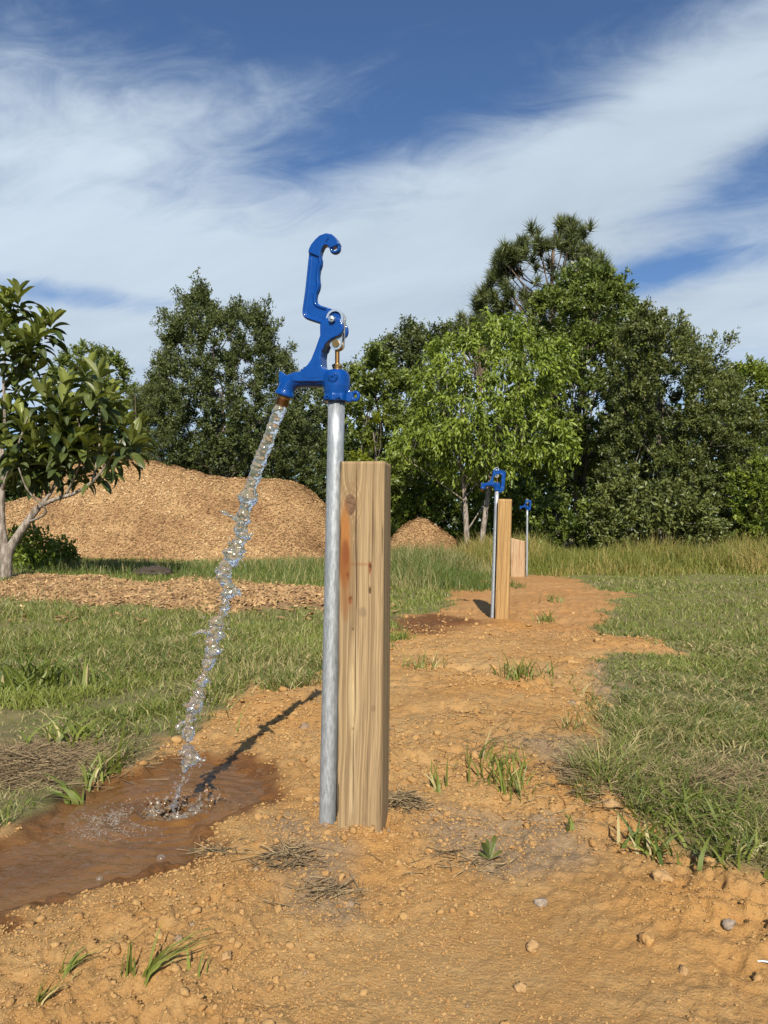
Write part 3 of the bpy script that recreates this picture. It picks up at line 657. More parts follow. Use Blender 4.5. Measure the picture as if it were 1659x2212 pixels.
# ------------------------------------------------------------------ yard hydrants
ZS = 5704.0; YAW = math.radians(-16); CY = math.cos(YAW)       # traced pixels per metre on the near hydrant's head
def hx(x): return (x - 840) / ZS / CY
def hz(y): return (2055 - y) / ZS
LIFT = 0.05                                                     # undoes the foreshortening of the traced outline towards the far end of the spout
def hp(x, y, d=0.0): return (hx(x), d, hz(y) - LIFT * hx(x))
def pl(*pts, sh=0): return [(hx(x + sh), hz(y) - LIFT * hx(x + sh)) for x, y in pts]
def sc(r): return r / ZS
def smooth_path(pts, k=6):
    P = np.asarray(pts, float); n = len(P); out = []
    for i in range(n - 1):
        p0, p1, p2_, p3_ = P[max(i - 1, 0)], P[i], P[i + 1], P[min(i + 2, n - 1)]
        for t in np.arange(k) / k:
            out.append(.5 * ((2 * p1) + (-p0 + p2_) * t + (2 * p0 - 5 * p1 + 4 * p2_ - p3_) * t * t + (-p0 + 3 * p1 - 3 * p2_ + p3_) * t ** 3))
    out.append(P[-1]); return np.array(out)
PIV = np.array(hp(829, 1140))
NOZ0, NOZA = np.array(hp(226, 1975)), np.array((-.290 / CY, 0, -.957)); NOZA = NOZA / np.linalg.norm(NOZA)
def head_mesh(voxel, smooth):
    b = MB()
    b.lathe([(sc(r), hz(y)) for r, y in ((120, 2040), (138, 1990), (147, 1950), (156, 1880), (157, 1810), (150, 1760), (132, 1722), (100, 1700), (60, 1690))], 40)
    b.lathe([(sc(150), hz(2058)), (sc(152), hz(2050)), (sc(152), hz(1990)), (sc(146), hz(1976))], 8, (0, 0, 0))
    # lug ring at the back
    cx, cz = hx(1058), hz(2003); th = np.linspace(0, 2 * PI, 33)[:-1]
    b.tube(np.stack((cx + sc(38) * np.cos(th), 0 * th, cz + sc(46) * np.sin(th)), 1), sc(21), 10, 1.25, closed=True)
    b.slab(pl((930, 1905), (985, 1925), (1012, 1940), (1012, 1985), (1012, 2062), (930, 2062)), -.0062, .0062)
    # spout
    P = smooth_path([hp(820, 1795), hp(680, 1795), hp(520, 1796), hp(395, 1802), hp(315, 1828), hp(265, 1880), hp(240, 1930), hp(222, 1985)], 6)
    b.tube(P, np.interp(np.arange(len(P)), np.linspace(0, len(P) - 1, 8), [sc(r) for r in (98, 96, 94, 94, 97, 100, 103, 106)]), 22)
    b.lathe([(sc(100), -.0075), (sc(113), -.0045), (sc(117), 0.0), (sc(114), .0035)], 32, NOZ0, NOZA)
    b.slab(pl((164, 1850), (161, 1740), (172, 1710), (196, 1704), (250, 1748), (300, 1790), (235, 1850)), -.0042, .0042)
    # pedestal and fork
    b.slab(pl((648, 1335), (625, 1400), (600, 1470), (550, 1590), (508, 1650), (455, 1692), (400, 1740), (520, 1800), (800, 1790), (780, 1715), (705, 1695), (672, 1655), (666, 1560), (676, 1480), (700, 1422), (745, 1378), sh=26), -.0185, .0185)
    fork = pl((645, 1195), (660, 1160), (718, 1122), (780, 1101), (840, 1111), (885, 1142), (912, 1190), (916, 1240), (901, 1290), (862, 1322), (800, 1346), (748, 1376), (705, 1420), (680, 1480), (620, 1480), (648, 1335), sh=34)
    b.slab(fork, -.0185, -.0098); b.slab(fork, .0098, .0185)
    # raised badge and panel on both cheeks
    for s_ in (-1, 1):
        b.lathe([(sc(50), 0), (sc(50), s_ * .0285), (sc(46), s_ * .0294)], 28, hp(850, 1795), (0, 1, 0))
        th2 = np.linspace(0, 2 * PI, 29)[:-1]
        b.tube(np.stack((hx(850) + sc(52) * np.cos(th2), 0 * th2 + s_ * .0285, hz(1795) + sc(52) * np.sin(th2)), 1), sc(7), 6, closed=True)
        b.slab(pl((345, 1770), (375, 1752), (760, 1752), (760, 1838), (375, 1838), (345, 1815)), 0, s_ * .0178)
    return fuse(b.mesh('head'), voxel, smooth)
OUT = [(500, 400), (506, 340), (514, 298), (537, 252), (585, 195), (640, 149), (715, 127), (785, 145), (832, 188), (858, 232), (872, 262), (790, 292), (752, 305), (745, 285), (728, 268), (702, 262), (680, 275), (655, 330), (646, 372),
       (661, 430), (660, 480), (640, 540), (630, 610), (632, 660), (640, 710), (628, 770), (605, 820), (597, 880), (607, 922), (645, 950), (720, 975), (800, 1003), (850, 1018), (893, 1070), (900, 1130), (870, 1185), (800, 1207), (700, 1182), (650, 1165), (560, 1135), (492, 1110), (450, 1080), (431, 1040), (430, 990), (460, 780), (490, 500)]
def handle_mesh(voxel, smooth):
    b = MB()
    b.slab(pl(*OUT, sh=14), -.0042, .0042)
    b.slab(pl(*[p for p in OUT if p[1] < 400], (644, 400), sh=14), -.0086, .0086)
    b.tube(np.stack((hx(825) + sc(47) * np.cos(np.linspace(0, 2 * PI, 29)[:-1]), 0 * np.arange(28), hz(299) + sc(47) * np.sin(np.linspace(0, 2 * PI, 29)[:-1])), 1), sc(20), 10, 2.0, closed=True)
    rim_in = [(626, 372), (642, 430), (640, 478), (620, 540), (610, 610), (612, 660), (620, 710), (608, 765), (586, 816), (577, 882), (588, 936), (636, 968), (712, 993)]
    rim_out = [(694, 1162), (655, 1147), (566, 1116), (500, 1093), (464, 1070), (450, 1036), (450, 990), (480, 780), (510, 500), (519, 405)]
    for r_ in (rim_in, rim_out):
        P = smooth_path([hp(q[0] + 14, q[1]) for q in r_], 4); b.tube(P, sc(21), 10, 2.25)
    b.lathe([(sc(70), -.0055), (sc(70), .0055)], 28, hp(832, 1105), (0, 1, 0))
    return fuse(b.mesh('handle'), voxel, smooth)
def link_mesh():
    b = MB()
    for y0, y1 in ((-.0096, -.0064), (.0064, .0096)):
        a = np.linspace(PI * 1.0, 0, 22); pts = []
        outer = [(835 + 99 * math.cos(t), 1105 - 99 * math.sin(t)) for t in a]
        low = [(848 + 69 * math.cos(t), 1402 - 69 * math.sin(t)) for t in np.linspace(.12, -PI - .12, 22)]
        bm = bmesh.new()
        inner = [(835 + 74 * math.cos(t), 1105 - 74 * math.sin(t)) for t in np.linspace(0, 2 * PI, 33)[:-1]]
        loops = []
        for L_ in (outer + low, inner):
            vs = [bm.verts.new((hx(x), y0, hz(y))) for x, y in L_]; loops += [bm.edges.new((vs[i], vs[(i + 1) % len(vs)])) for i in range(len(vs))]
        r = bmesh.ops.triangle_fill(bm, edges=loops, use_beauty=True)
        fs = [g for g in bm.faces]
        e = bmesh.ops.extrude_face_region(bm, geom=fs)
        for g in e['geom']:
            if isinstance(g, bmesh.types.BMVert): g.co.y = y1
        bmesh.ops.triangulate(bm, faces=bm.faces[:]); bmesh.ops.recalc_face_normals(bm, faces=bm.faces[:]); bm.verts.index_update()
        b.add([v.co[:] for v in bm.verts], None, [[v.index for v in f.verts] for f in bm.faces]); bm.free()
    me = b.mesh('link', False); return me
def nozzle_mesh(n=32):
    prof = [(sc(70), 0.0), (sc(74), .002), (sc(74), .0075), (sc(66), .0082)]
    z = .0085
    for k in range(5): prof += [(sc(68), z), (sc(79), z + .0008), (sc(79), z + .0013), (sc(68), z + .0021)]; z += .0023
    prof += [(sc(72), z), (sc(72), z + .0012), (sc(58), z + .0012), (sc(58), z - .012)]
    b = MB(); b.lathe(prof, n, NOZ0 + NOZA * .0025, NOZA); return b.mesh('nozzle', False)
def hexprof(b, r, y0, y1, c): b.lathe([(r, y0), (r, y1)], 6, c, (0, 1, 0))
def small_parts():
    d = {}
    b = MB(); b.lathe([(sc(41), -.0122), (sc(43), -.0115), (sc(43), .0115), (sc(41), .0122)], 24, hp(850, 1402), (0, 1, 0)); d['link_pin'] = (b.mesh('link_pin', False), 'brass')
    b = MB(); b.lathe([(sc(60), -.0062), (sc(60), .0062)], 24, hp(849, 1402), (0, 1, 0)); P = [hp(848, y) for y in (1440, 1480, 1560, 1640, 1700)]; b.tube(P, sc(26), 18); d['operating_rod'] = (b.mesh('rod'), 'brass_old')
    b = MB(); b.lathe([(sc(60), hz(1656)), (sc(63), hz(1652)), (sc(63), hz(1636)), (sc(58), hz(1630))], 6, (hx(848), 0, 0)); b.lathe([(sc(50), hz(1705)), (sc(50), hz(1672)), (sc(57), hz(1668)), (sc(57), hz(1660)), (sc(44), hz(1656)), (sc(40), hz(1622))], 24, (hx(848), 0, 0)); d['packing_nut'] = (b.mesh('packing_nut', False), 'brass')
    b = MB(); hexprof(b, sc(40), -.0250, -.0187, hp(829, 1140)); b.lathe([(sc(33), -.0264), (sc(38), -.0250)], 24, hp(829, 1140), (0, 1, 0)); b.lathe([(sc(10), -.0300), (sc(19), -.0292), (sc(20), -.0260), (sc(20), .0200)], 20, hp(829, 1140), (0, 1, 0)); hexprof(b, sc(40), .0187, .0245, hp(829, 1140)); d['pivot_bolt'] = (b.mesh('pivot_bolt', False), 'steel')
    return d
HEAD = [head_mesh(.00135, 5), head_mesh(.0026, 3)]; HAND = [handle_mesh(.00115, 4), handle_mesh(.0022, 2)]
LINK, NOZ, SMALL = link_mesh(), nozzle_mesh(), small_parts()
TXT = {k: text_mesh(*v) for k, v in dict(SMC=('SMC', sc(52), .0007), CHINA=('CHINA', sc(62), .0006), NL=('NL', sc(56), .0006), IMP=('IMP', sc(44), .0006)).items()}
def lettering(key, parent, x, y, depth, face=0.0, roll=0.0, pos=None):
    o = link('lettering', TXT[key], M['blue'], parent)
    o.location = pos if pos is not None else hp(x, y, depth); o.rotation_euler = Matrix.Rotation(face, 3, 'Z').to_4x4().to_3x3().to_euler()
    o.rotation_euler = (Matrix.Rotation(face, 4, 'Z') @ Matrix.Rotation(PI / 2, 4, 'X') @ Matrix.Rotation(roll, 4, 'Z')).to_euler()
    return o
def hydrant(base, top, label, lod, opened, yaw=YAW, pipe_r=.0167):
    base, top = Vector(base), Vector(top); root = empty('yard_hydrant', base)
    tag(root, label, 'hydrant', 'blue yard hydrants'); d = top - base
    b = MB(); nseg = 10; b.tube([(0, 0, -.10)] + [tuple(d * k / nseg) for k in range(nseg + 1)], pipe_r, 28 if lod == 0 else 14)
    link('pipe', b.mesh('pipe'), M['zinc'], root)
    hd = link('head', HEAD[lod], M['blue'], root); hd.location = d; hd.rotation_euler = (0, 0, yaw)
    TR = Matrix.Translation(d) @ Matrix.Rotation(yaw, 4, 'Z')
    def put(name, me, m, turn=0.0):
        o = link(name, me, M[m] if isinstance(m, str) else m, root)
        o.matrix_local = TR @ (Matrix.Translation(PIV) @ Matrix.Rotation(turn, 4, 'Y') @ Matrix.Translation(-Vector(PIV)) if turn else Matrix.Identity(4)); return o
    ha = put('handle', HAND[lod], 'blue', 0 if opened else math.radians(178))
    put('link_plate', LINK, 'steel'); put('nozzle', NOZ, 'brass_old')
    for k, (me, m) in SMALL.items():
        put(k, me, m)
    lettering('SMC', hd, 850, 1794, -.0297)
    if lod == 0:
        a = PI / 8; rr = sc(152) * math.cos(a)
        for k, key in ((0, 'CHINA'), (-1, 'NL')):
            th = -PI / 2 + k * PI / 4
            lettering(key, hd, 0, 0, 0, th + PI / 2, 0, ((rr + .0002) * math.cos(th), (rr + .0002) * math.sin(th), hz(2020)))
        lettering('IMP', ha, 750, 198, -.0089, 0, math.radians(58))
    return root, TR
h1, TR1 = hydrant(at(707, 1792, 1.53), at(727, 868, 1.53), 'nearest blue yard hydrant, handle raised and water pouring from its spout', 0, True)
hydrant(at(1063.5, 1348, 6.02), at(1073.5, 1060, 6.02), 'middle blue yard hydrant, shut, beside the golden wooden post', 1, False)
hydrant(at(1138, 1238, 12.8), at(1139, 1101, 12.8), 'farthest blue yard hydrant, small, next to the bleached stub', 1, False)

# ------------------------------------------------------------------ puddle, splash and the falling water
pb = PUDDLE; gx2 = np.arange(-1.25, -.20, .0075); gy2 = np.arange(.90, 2.12, .0075)
X2, Y2 = np.meshgrid(gx2, gy2); X2r, Y2r = X2.ravel(), Y2.ravel()
SPL = gnd(372, 1752, WZ)
rr2 = np.hypot(X2r - SPL[0], (Y2r - SPL[1]))
z2 = WZ + 0.0016 * fbm(X2r * 16, Y2r * 26, 3, 71) + 0.0050 * np.sin(rr2 * 190) * np.exp(-rr2 * 7) + .006 * np.exp(-((rr2 - .075) / .02) ** 2) * (fbm(X2r * 30, Y2r * 30, 2, 5) * .6 + .6) - .010 * np.exp(-(rr2 / .05) ** 2)
z2 += .0035 * vnoise(X2r * 55, Y2r * 55, None, 9) * np.exp(-rr2 * 7)
pdv = masks(X2r, Y2r)['pd']; keepv = pdv < 0.075
nxx = len(gx2); idx = np.arange(len(X2r)).reshape(X2.shape)
q_ = np.stack((idx[:-1, :-1].ravel(), idx[:-1, 1:].ravel(), idx[1:, 1:].ravel(), idx[1:, :-1].ravel()), 1)
q_ = q_[keepv[q_].all(1)]
used = np.unique(q_); remap = np.full(len(X2r), -1); remap[used] = np.arange(len(used))
pud = link('puddle', npmesh('puddle', np.stack((X2r, Y2r, z2), 1)[used], None, remap[q_]), M['mud_water']); tag(pud, 'shallow muddy puddle under the running hydrant', 'puddle', kind='structure')

# foam: many small bubbles drifting on the puddle
n = 1100; fa = RNG.uniform(0, 2 * PI, n); fr_ = np.abs(RNG.normal(.62, .30, n)); fc = gnd(252, 1775, WZ)
bxs = fc[0] + fr_ * np.cos(fa) * .085; bys = fc[1] + fr_ * np.sin(fa) * .10
ext = 90; bxs = np.append(bxs, SPL[0] + RNG.normal(0, .09, ext)); bys = np.append(bys, SPL[1] + RNG.normal(-.03, .09, ext))
iv, it = ico(1); n = len(bxs); br = RNG.uniform(.0007, .0018, n)
FV = (np.stack((bxs, bys, np.full(n, WZ + .001)), 1)[:, None] + br[:, None, None] * iv[None]).reshape(-1, 3)
FT = (np.arange(n)[:, None, None] * len(iv) + it[None]).reshape(-1, 3)
tag(link('foam', npmesh('foam', FV, FT), M['foam']), 'grey film of tiny bubbles on the muddy puddle', 'foam', kind='stuff')
for (u, v, r, lb) in ((388 - 40, 1856, .0085, 'larger clear bubble near the front edge of the puddle'), (215, 1960 - 60, .006, 'small clear bubble floating left of the larger one'), (300, 1665, .006, 'single bubble at the far edge of the puddle by the grass')):
    g = gnd(u, v, WZ); v_, t_ = ico(3); o = link('bubble', npmesh('bubble', v_ * r, t_), M['foam']); o.location = g; tag(o, lb, 'bubble', 'single bubbles on the puddle')

def blobs(points):
    iv, it = ico(2); b = MB()
    for (p, r, st) in points:
        V = iv * r
        if st is not None: V = V * np.asarray(st)
        b.add(V + np.asarray(p), None, it)
    return b.mesh('blobs')
def ripple(me, amp, sc_, seed):
    n = len(me.vertices); co = np.empty(n * 3, np.float32); me.vertices.foreach_get('co', co); co = co.reshape(-1, 3).astype(float)
    no = np.empty(n * 3, np.float32); me.vertices.foreach_get('normal', no); no = no.reshape(-1, 3)
    d = vnoise(co[:, 0] * sc_, co[:, 1] * sc_, co[:, 2] * sc_ * 1.25, seed) + .6 * vnoise(co[:, 0] * sc_ * 2.4, co[:, 1] * sc_ * 2.2, co[:, 2] * sc_ * 2.2, seed + 3)
    co = co + no * (d * amp)[:, None]; me.vertices.foreach_set('co', co.astype(np.float32).ravel()); me.update(); return me
tip = TR1 @ Vector(NOZ0 + NOZA * .0225); tip = np.array(h1.location) + np.array(tip)
SP = [(606, 878, 14), (596, 906, 14), (587, 932, 15), (577, 958, 15.5), (566, 985, 16), (557, 1010, 15), (548, 1035, 14), (541, 1056, 13), (536, 1072, 19), (532, 1092, 15), (527, 1112, 16), (520, 1135, 15), (521, 1158, 17), (512, 1180, 15), (504, 1202, 19),
      (494, 1222, 13), (482, 1242, 17), (488, 1262, 16), (500, 1278, 13), (487, 1296, 11), (482, 1318, 12), (476, 1338, 12), (467, 1352, 19), (462, 1372, 16), (459, 1392, 14), (459, 1410, 12), (452, 1430, 10), (444, 1452, 12), (437, 1474, 11), (432, 1495, 9), (427, 1510, 14), (420, 1525, 14), (414, 1543, 10),
      (405, 1560, 13), (409, 1578, 12), (407, 1600, 7), (406, 1618, 9), (413, 1638, 15), (402, 1650, 9), (397, 1672, 5), (390, 1695, 5), (382, 1720, 6), (372, 1750, 8)]
nS = len(SP); ctl = []
for i, (u, v, w) in enumerate(SP):
    f_ = (v - 878) / (1750 - 878); D = tip[1] + (SPL[1] - tip[1]) * f_ ** .7; ctl.append(at(u, v, D) if i else tip)
ctl = smooth_path(ctl, 9); ws = np.interp(np.arange(len(ctl)), np.arange(nS) * 9, [s[2] for s in SP]) / F * 1.62 * np.interp(np.arange(len(ctl)), [0, len(ctl) * .35, len(ctl)], [1.16, 1.08, 1.0])
rs = np.random.default_rng(5); pts = []
for i, p in enumerate(ctl):
    f_ = i / len(ctl); r0 = ws[i] * (1 + sstep(.15, .4, f_) * .55 * float(vnoise(i * .22, 0.5, None, 12)) + sstep(.1, .3, f_) * .25 * float(vnoise(i * .6, 4.5, None, 13)))
    ragged = min(.8, max(0.06, (f_ - .12) * 3))
    if f_ < .55 or rs.uniform() < .9: pts.append((p + rs.normal(0, .0012 * ragged, 3), r0 * (.80 - .22 * ragged) * rs.uniform(.85, 1.1), None))
    for _ in range(3 if f_ < .97 else 1):
        k = rs.normal(0, 1, 3); k /= np.linalg.norm(k)
        pts.append((p + k * r0 * rs.uniform(.35, .95) * (.35 + .65 * ragged) , r0 * rs.uniform(.22, .52), (rs.uniform(.7, 1.4), rs.uniform(.6, 1.2), rs.uniform(.5, 1.1))))
def arm(path, r0, r1, end=None):
    P = smooth_path([at(u, v, tip[1] + (SPL[1] - tip[1]) * ((v - 878) / 872) ** .7 - o_) for u, v, o_ in path], 7)
    for i, p in enumerate(P): pts.append((p, (r0 + (r1 - r0) * i / len(P)) * rs.uniform(.8, 1.25), None))
    if end: pts.append((P[-1], end, None))
arm([(522, 1135, 0), (505, 1118, .004), (492, 1110, .006), (480, 1104, .008)], .0045, .0022, .0036)
arm([(525, 1085, 0), (519, 1074, -.003), (516, 1070, -.003)], .005, .003); arm([(548, 1062, 0), (553, 1075, 0), (551, 1088, 0)], .005, .003)
arm([(528, 1158, 0), (538, 1160, .004), (541, 1155, .004)], .006, .0035, .004); arm([(494, 1258, 0), (508, 1276, .004), (520, 1284, .006)], .006, .003, .0038)
arm([(462, 1370, 0), (445, 1364, .005), (430, 1364, .008), (419, 1369, .008)], .005, .003, .0042); arm([(470, 1362, 0), (482, 1370, 0), (480, 1376, 0)], .004, .0025)
arm([(468, 1400, 0), (478, 1404, 0), (482, 1401, 0)], .003, .002, .003); arm([(405, 1560, 0), (392, 1562, .006), (383, 1570, .008)], .005, .003, .0045)
arm([(408, 1632, 0), (396, 1626, .004), (388, 1622, .004)], .006, .003); arm([(415, 1638, 0), (428, 1642, .004), (443, 1642, .004)], .0065, .003)
arm([(425, 1522, 0), (436, 1510, .004), (441, 1508, .004)], .004, .003, .0045)
stream = empty('water_stream', tip); tag(stream, 'clear ragged stream of water falling from the spout into the puddle', 'water')
wm = ripple(fuse(blobs(pts), .0017, 4, .5), .0022, 85, 4)
so = link('jet', wm, M['water'], stream); so.location = -Vector(tip)
drops = []
for _ in range(320):
    i = int(len(ctl) * rs.beta(2.4, 1.1)) % len(ctl); f_ = i / len(ctl)
    k = rs.normal(0, 1, 3); k /= np.linalg.norm(k); drops.append((ctl[i] + k * (ws[i] * rs.uniform(1.0, 2.0) + .003 + .006 * f_ * rs.uniform()), rs.uniform(.0005, .0020), (1, 1, rs.uniform(.9, 1.7))))
b = MB(); iv, it = ico(2)
for p, r, st in drops: b.add(iv * r * np.asarray(st) + p, None, it)
do = link('droplets', b.mesh('droplets'), M['water'], stream); do.location = -Vector(tip); tag(do, kind='stuff')
# the crown of muddy water where the stream strikes
pts2 = []
for (du, dv, hgt, wd, lean) in ((-42, -4, .052, .0075, -.35), (-30, -16, .036, .006, -.2), (-36, 8, .030, .006, -.3), (-14, -20, .032, .006, 0), (6, -24, .026, .005, .1), (24, -18, .030, .005, .2), (72, -30, .058, .0075, .10), (84, -18, .045, .006, .30), (60, -22, .040, .005, .0),
                            (95, -26, .030, .005, .5), (50, 2, .020, .006, .2), (30, 14, .018, .006, .1), (-8, 16, .016, .006, 0), (12, 8, .024, .005, .0), (-24, 14, .018, .005, -.2), (40, -14, .016, .006, .1)):
    g = gnd(372 + du, 1758 + dv, WZ); K = 12
    hgt *= .72
    for k in range(K):
        t = k / (K - 1); pts2.append((g + np.array((lean * hgt * t * t * 1.0 + rs.normal(0, .0012), rs.normal(0, .0015), hgt * t - .004)), wd * (1 - .72 * t) * rs.uniform(.75, 1.2), (1.1, .75, 1.1)))
        if rs.uniform() < .35: pts2.append((g + np.array((lean * hgt * t + rs.normal(0, .008), rs.normal(0, .006), hgt * t * .9)), wd * .35, None))
for k in range(60):
    a = rs.uniform(0, 2 * PI); r = rs.uniform(.02, .06); g = np.array((SPL[0] + r * math.cos(a) * 1.2 + .015, SPL[1] + r * math.sin(a), WZ)); pts2.append((g, rs.uniform(.003, .008), (1.2, 1.2, .8)))
sp = empty('water_splash', SPL); tag(sp, 'crown of muddy water thrown up where the stream hits the puddle', 'splash')
cr = link('crown', ripple(fuse(blobs(pts2), .0016, 3, .5), .0012, 180, 8), M['splash'], sp); cr.location = -Vector(SPL)
b = MB()
for _ in range(70):
    a = rs.uniform(0, 2 * PI); r = abs(rs.normal(.055, .035)); b.add(iv * rs.uniform(.0007, .0020) + np.array((SPL[0] + r * math.cos(a) * 1.4 + .02, SPL[1] + r * math.sin(a), WZ + rs.uniform(.004, .07) * math.exp(-r * 8))), None, it)
dd = link('droplets', b.mesh('droplets'), M['splash'], sp); dd.location = -Vector(SPL); tag(dd, kind='stuff')

# ------------------------------------------------------------------ heaps of wood chips
def chip_mesh(P, N, L, Wd, seed=0, box=True, patch=0.0):
    """slivers of wood lying about on the surface points P with normals N"""
    n = len(P); r = np.random.default_rng(seed)
    a = r.normal(0, 1, (n, 3)); a -= (a * N).sum(1)[:, None] * N * r.uniform(.35, 1.0, n)[:, None]; a /= np.linalg.norm(a, axis=1)[:, None]
    c = N + r.normal(0, .45, (n, 3)); b = np.cross(c, a); b /= np.linalg.norm(b, axis=1)[:, None]; c = np.cross(a, b)
    a = a * L[:, None] / 2; b = b * Wd[:, None] / 2; c = c * (Wd * r.uniform(.10, .3, n))[:, None]
    tint = np.clip(r.beta(1.6, 1.6, n) + patch, 0, 1)
    if box:
        k = r.uniform(.55, 1.1, (n, 1))
        V = np.stack((P - a - b * k, P + a - b, P + a * .85 + b * k, P - a * 1.1 + b, P - a - b * k + c, P + a - b + c, P + a * .85 + b * k + c, P - a * 1.1 + b + c), 1).reshape(-1, 3)
        f = np.array([(4, 5, 6, 7), (0, 1, 5, 4), (1, 2, 6, 5), (2, 3, 7, 6), (3, 0, 4, 7)]); Q = (np.arange(n)[:, None, None] * 8 + f[None]).reshape(-1, 4)
        return npmesh('chips', V, None, Q, False, tint=np.repeat(tint, 8))
    V = np.stack((P - a - b, P + a - b * .8, P + a + b, P - a * .9 + b), 1).reshape(-1, 3)
    return npmesh('chips', V, None, (np.arange(n)[:, None] * 4 + np.arange(4)[None]), False, tint=np.repeat(tint, 4))
def heap(name, label, prof, D0, Dc, D1_, nchips, chip_l, seed, ext=None):
    """prof: (u, v) outline of the crest as seen, crest at depth Dc, toe at D0"""
    xs = np.array([at(u, v, Dc)[0] for u, v in prof]); zs = np.array([at(u, v, Dc)[2] for u, v in prof])
    def hf(x, y):
        top = np.interp(x, xs, zs, left=0, right=0)
        t = np.where(y < Dc, (y - D0) / (Dc - D0), (D1_ - y) / (D1_ - Dc)); t = np.clip(t, 0, 1)
        s = np.where(t < .12, t * t * 2.2, np.minimum(1, .0317 + (t - .12) * 1.24)); s = s - .13 * sstep(.70, 1.0, s) * (1 - sstep(.97, 1.02, s)) * 0
        s = 1 - np.sqrt((1 - s) ** 2 + .006) + .0775 * t
        return np.clip(s, 0, 1.0) * (top + .24) - .24 + .07 * fbm(x * 1.3, y * 1.3, 3, seed) * sstep(0, .25, t) * sstep(0.1, .8, top)
    X, Y = np.meshgrid(np.linspace(xs[0], xs[-1], 130), np.linspace(D0, D1_, 70)); Z = hf(X.ravel(), Y.ravel())
    idx = np.arange(X.size).reshape(X.shape); Q = np.stack((idx[:-1, :-1].ravel(), idx[:-1, 1:].ravel(), idx[1:, 1:].ravel(), idx[1:, :-1].ravel()), 1)
    root = empty(name, (float((xs[0] + xs[-1]) / 2), Dc, 0)); tag(root, label, 'wood chip heap', 'heaps of wood chips')
    o = link('mound', npmesh('mound', np.stack((X.ravel(), Y.ravel(), Z - .02), 1), None, Q, tint=np.clip(.35 + .25 * fbm(X.ravel() * 3, Y.ravel() * 3, 3, 8), 0, 1)), M['chips'], root); o.location = -root.location
    r = np.random.default_rng(seed); x = r.uniform(xs[0], xs[-1], nchips); y = D0 - .25 + (Dc + 1.0 - D0) * r.uniform(0, 1, nchips)
    z = hf(x, y); e = .04; N = np.stack((-(hf(x + e, y) - z) / e, -(hf(x, y + e) - z) / e, np.ones_like(x)), 1); N /= np.linalg.norm(N, axis=1)[:, None]
    z = np.maximum(z, H(x, y)); P = np.stack((x, y, z), 1) + N * r.uniform(-.01, .02, nchips)[:, None]
    c = link('wood_chips', chip_mesh(P, N, r.uniform(.5, 1.5, nchips) * chip_l, r.uniform(.22, .5, nchips) * chip_l, seed, False, -.06 + .45 * np.clip(fbm(x * .5, z * 1.6 + x * .2, 4, 19), -1, .5)), M['chips'], root); c.location = -root.location; tag(c, kind='stuff')
    return root
heap('wood_chip_pile', 'large brown pile of wood chips behind the water stream', [(-420, 1195), (-300, 1150), (-120, 1100), (20, 1090), (70, 1078), (120, 1045), (170, 1010), (220, 995), (275, 988), (340, 994), (375, 1010), (405, 1020), (480, 1032), (560, 1039), (625, 1041), (660, 1055), (690, 1080), (720, 1110), (770, 1165), (815, 1200)],
     18.0, 21.0, 25.0, 74000, .053, 31)
heap('wood_chip_pile', 'small distant heap of wood chips right of the near post', [(840, 1170), (862, 1140), (885, 1124), (905, 1117), (922, 1121), (945, 1137), (965, 1151), (985, 1168)], 17.6, 18.7, 20.2, 9000, .050, 32)
bed = empty('wood_chip_bed', (float(CHIPS[:, 0].mean()), 8.5, -.14)); tag(bed, 'low strip of loose wood chips in front of the big pile', 'wood chips')
n = 30000; x_ = RNG.uniform(-6.6, 0.2, n); y_ = RNG.uniform(5.6, 12.6, n)
m_ = masks(x_, y_); ok = RNG.uniform(0, 1, n) < m_['chip'] * 1.2 + .02; x_, y_ = x_[ok], y_[ok]; z_ = H(x_, y_)
P_ = np.stack((x_, y_, z_ + RNG.uniform(-.004, .018, len(x_))), 1); N_ = np.tile((0, -.25, 1.0), (len(x_), 1)); N_ /= np.linalg.norm(N_[0])
o = link('wood_chips', chip_mesh(P_, N_, RNG.uniform(.024, .072, len(x_)), RNG.uniform(.011, .027, len(x_)), 41), M['chips'], bed); o.location = -bed.location; tag(o, kind='stuff')
cv = []
for k in range(8): me = chip_mesh(np.zeros((1, 3)), np.array([(0, 0, 1.0)]), np.array([random.uniform(.035, .08)]), np.array([random.uniform(.014, .030)]), 500 + k); me.materials.append(M['chips']); cv.append(me)
order = np.argsort(y_ + RNG.uniform(0, 2.0, len(y_)))[:280]
for j, i in enumerate(order):
    o = bpy.data.objects.new('wood_chip', cv[j % 8]); COL.objects.link(o); o.parent = bed
    o.location = Vector(P_[i]) - bed.location + Vector((random.uniform(-.05, .05), random.uniform(-.05, .05), .012)); o.rotation_euler = (random.uniform(-.5, .5), random.uniform(-.5, .5), random.uniform(0, 6.3))
# a low lump behind the strip, coloured in mottled dark browns all over
v_, t_ = ico(4); q = v_ * (1 + .25 * vnoise(v_[:, 0] * 3, v_[:, 1] * 3, v_[:, 2] * 3, 4) + .12 * vnoise(v_[:, 0] * 9, v_[:, 1] * 9, v_[:, 2] * 9, 7))[:, None] * np.array((.32, .26, .10))
g = at(330, 1240, 12.3); M['heap_dark'] = stone_mat('mottled_dark_heap', (0.035, 0.024, 0.018), (0.075, 0.052, 0.036))
o = link('dark_heap', npmesh('dark_heap', q, t_), M['heap_dark']); o.location = (g[0], g[1], float(H(g[0], g[1])[0]) + .05); tag(o, 'low dark heap between the chip strip and big pile', 'soil heap')

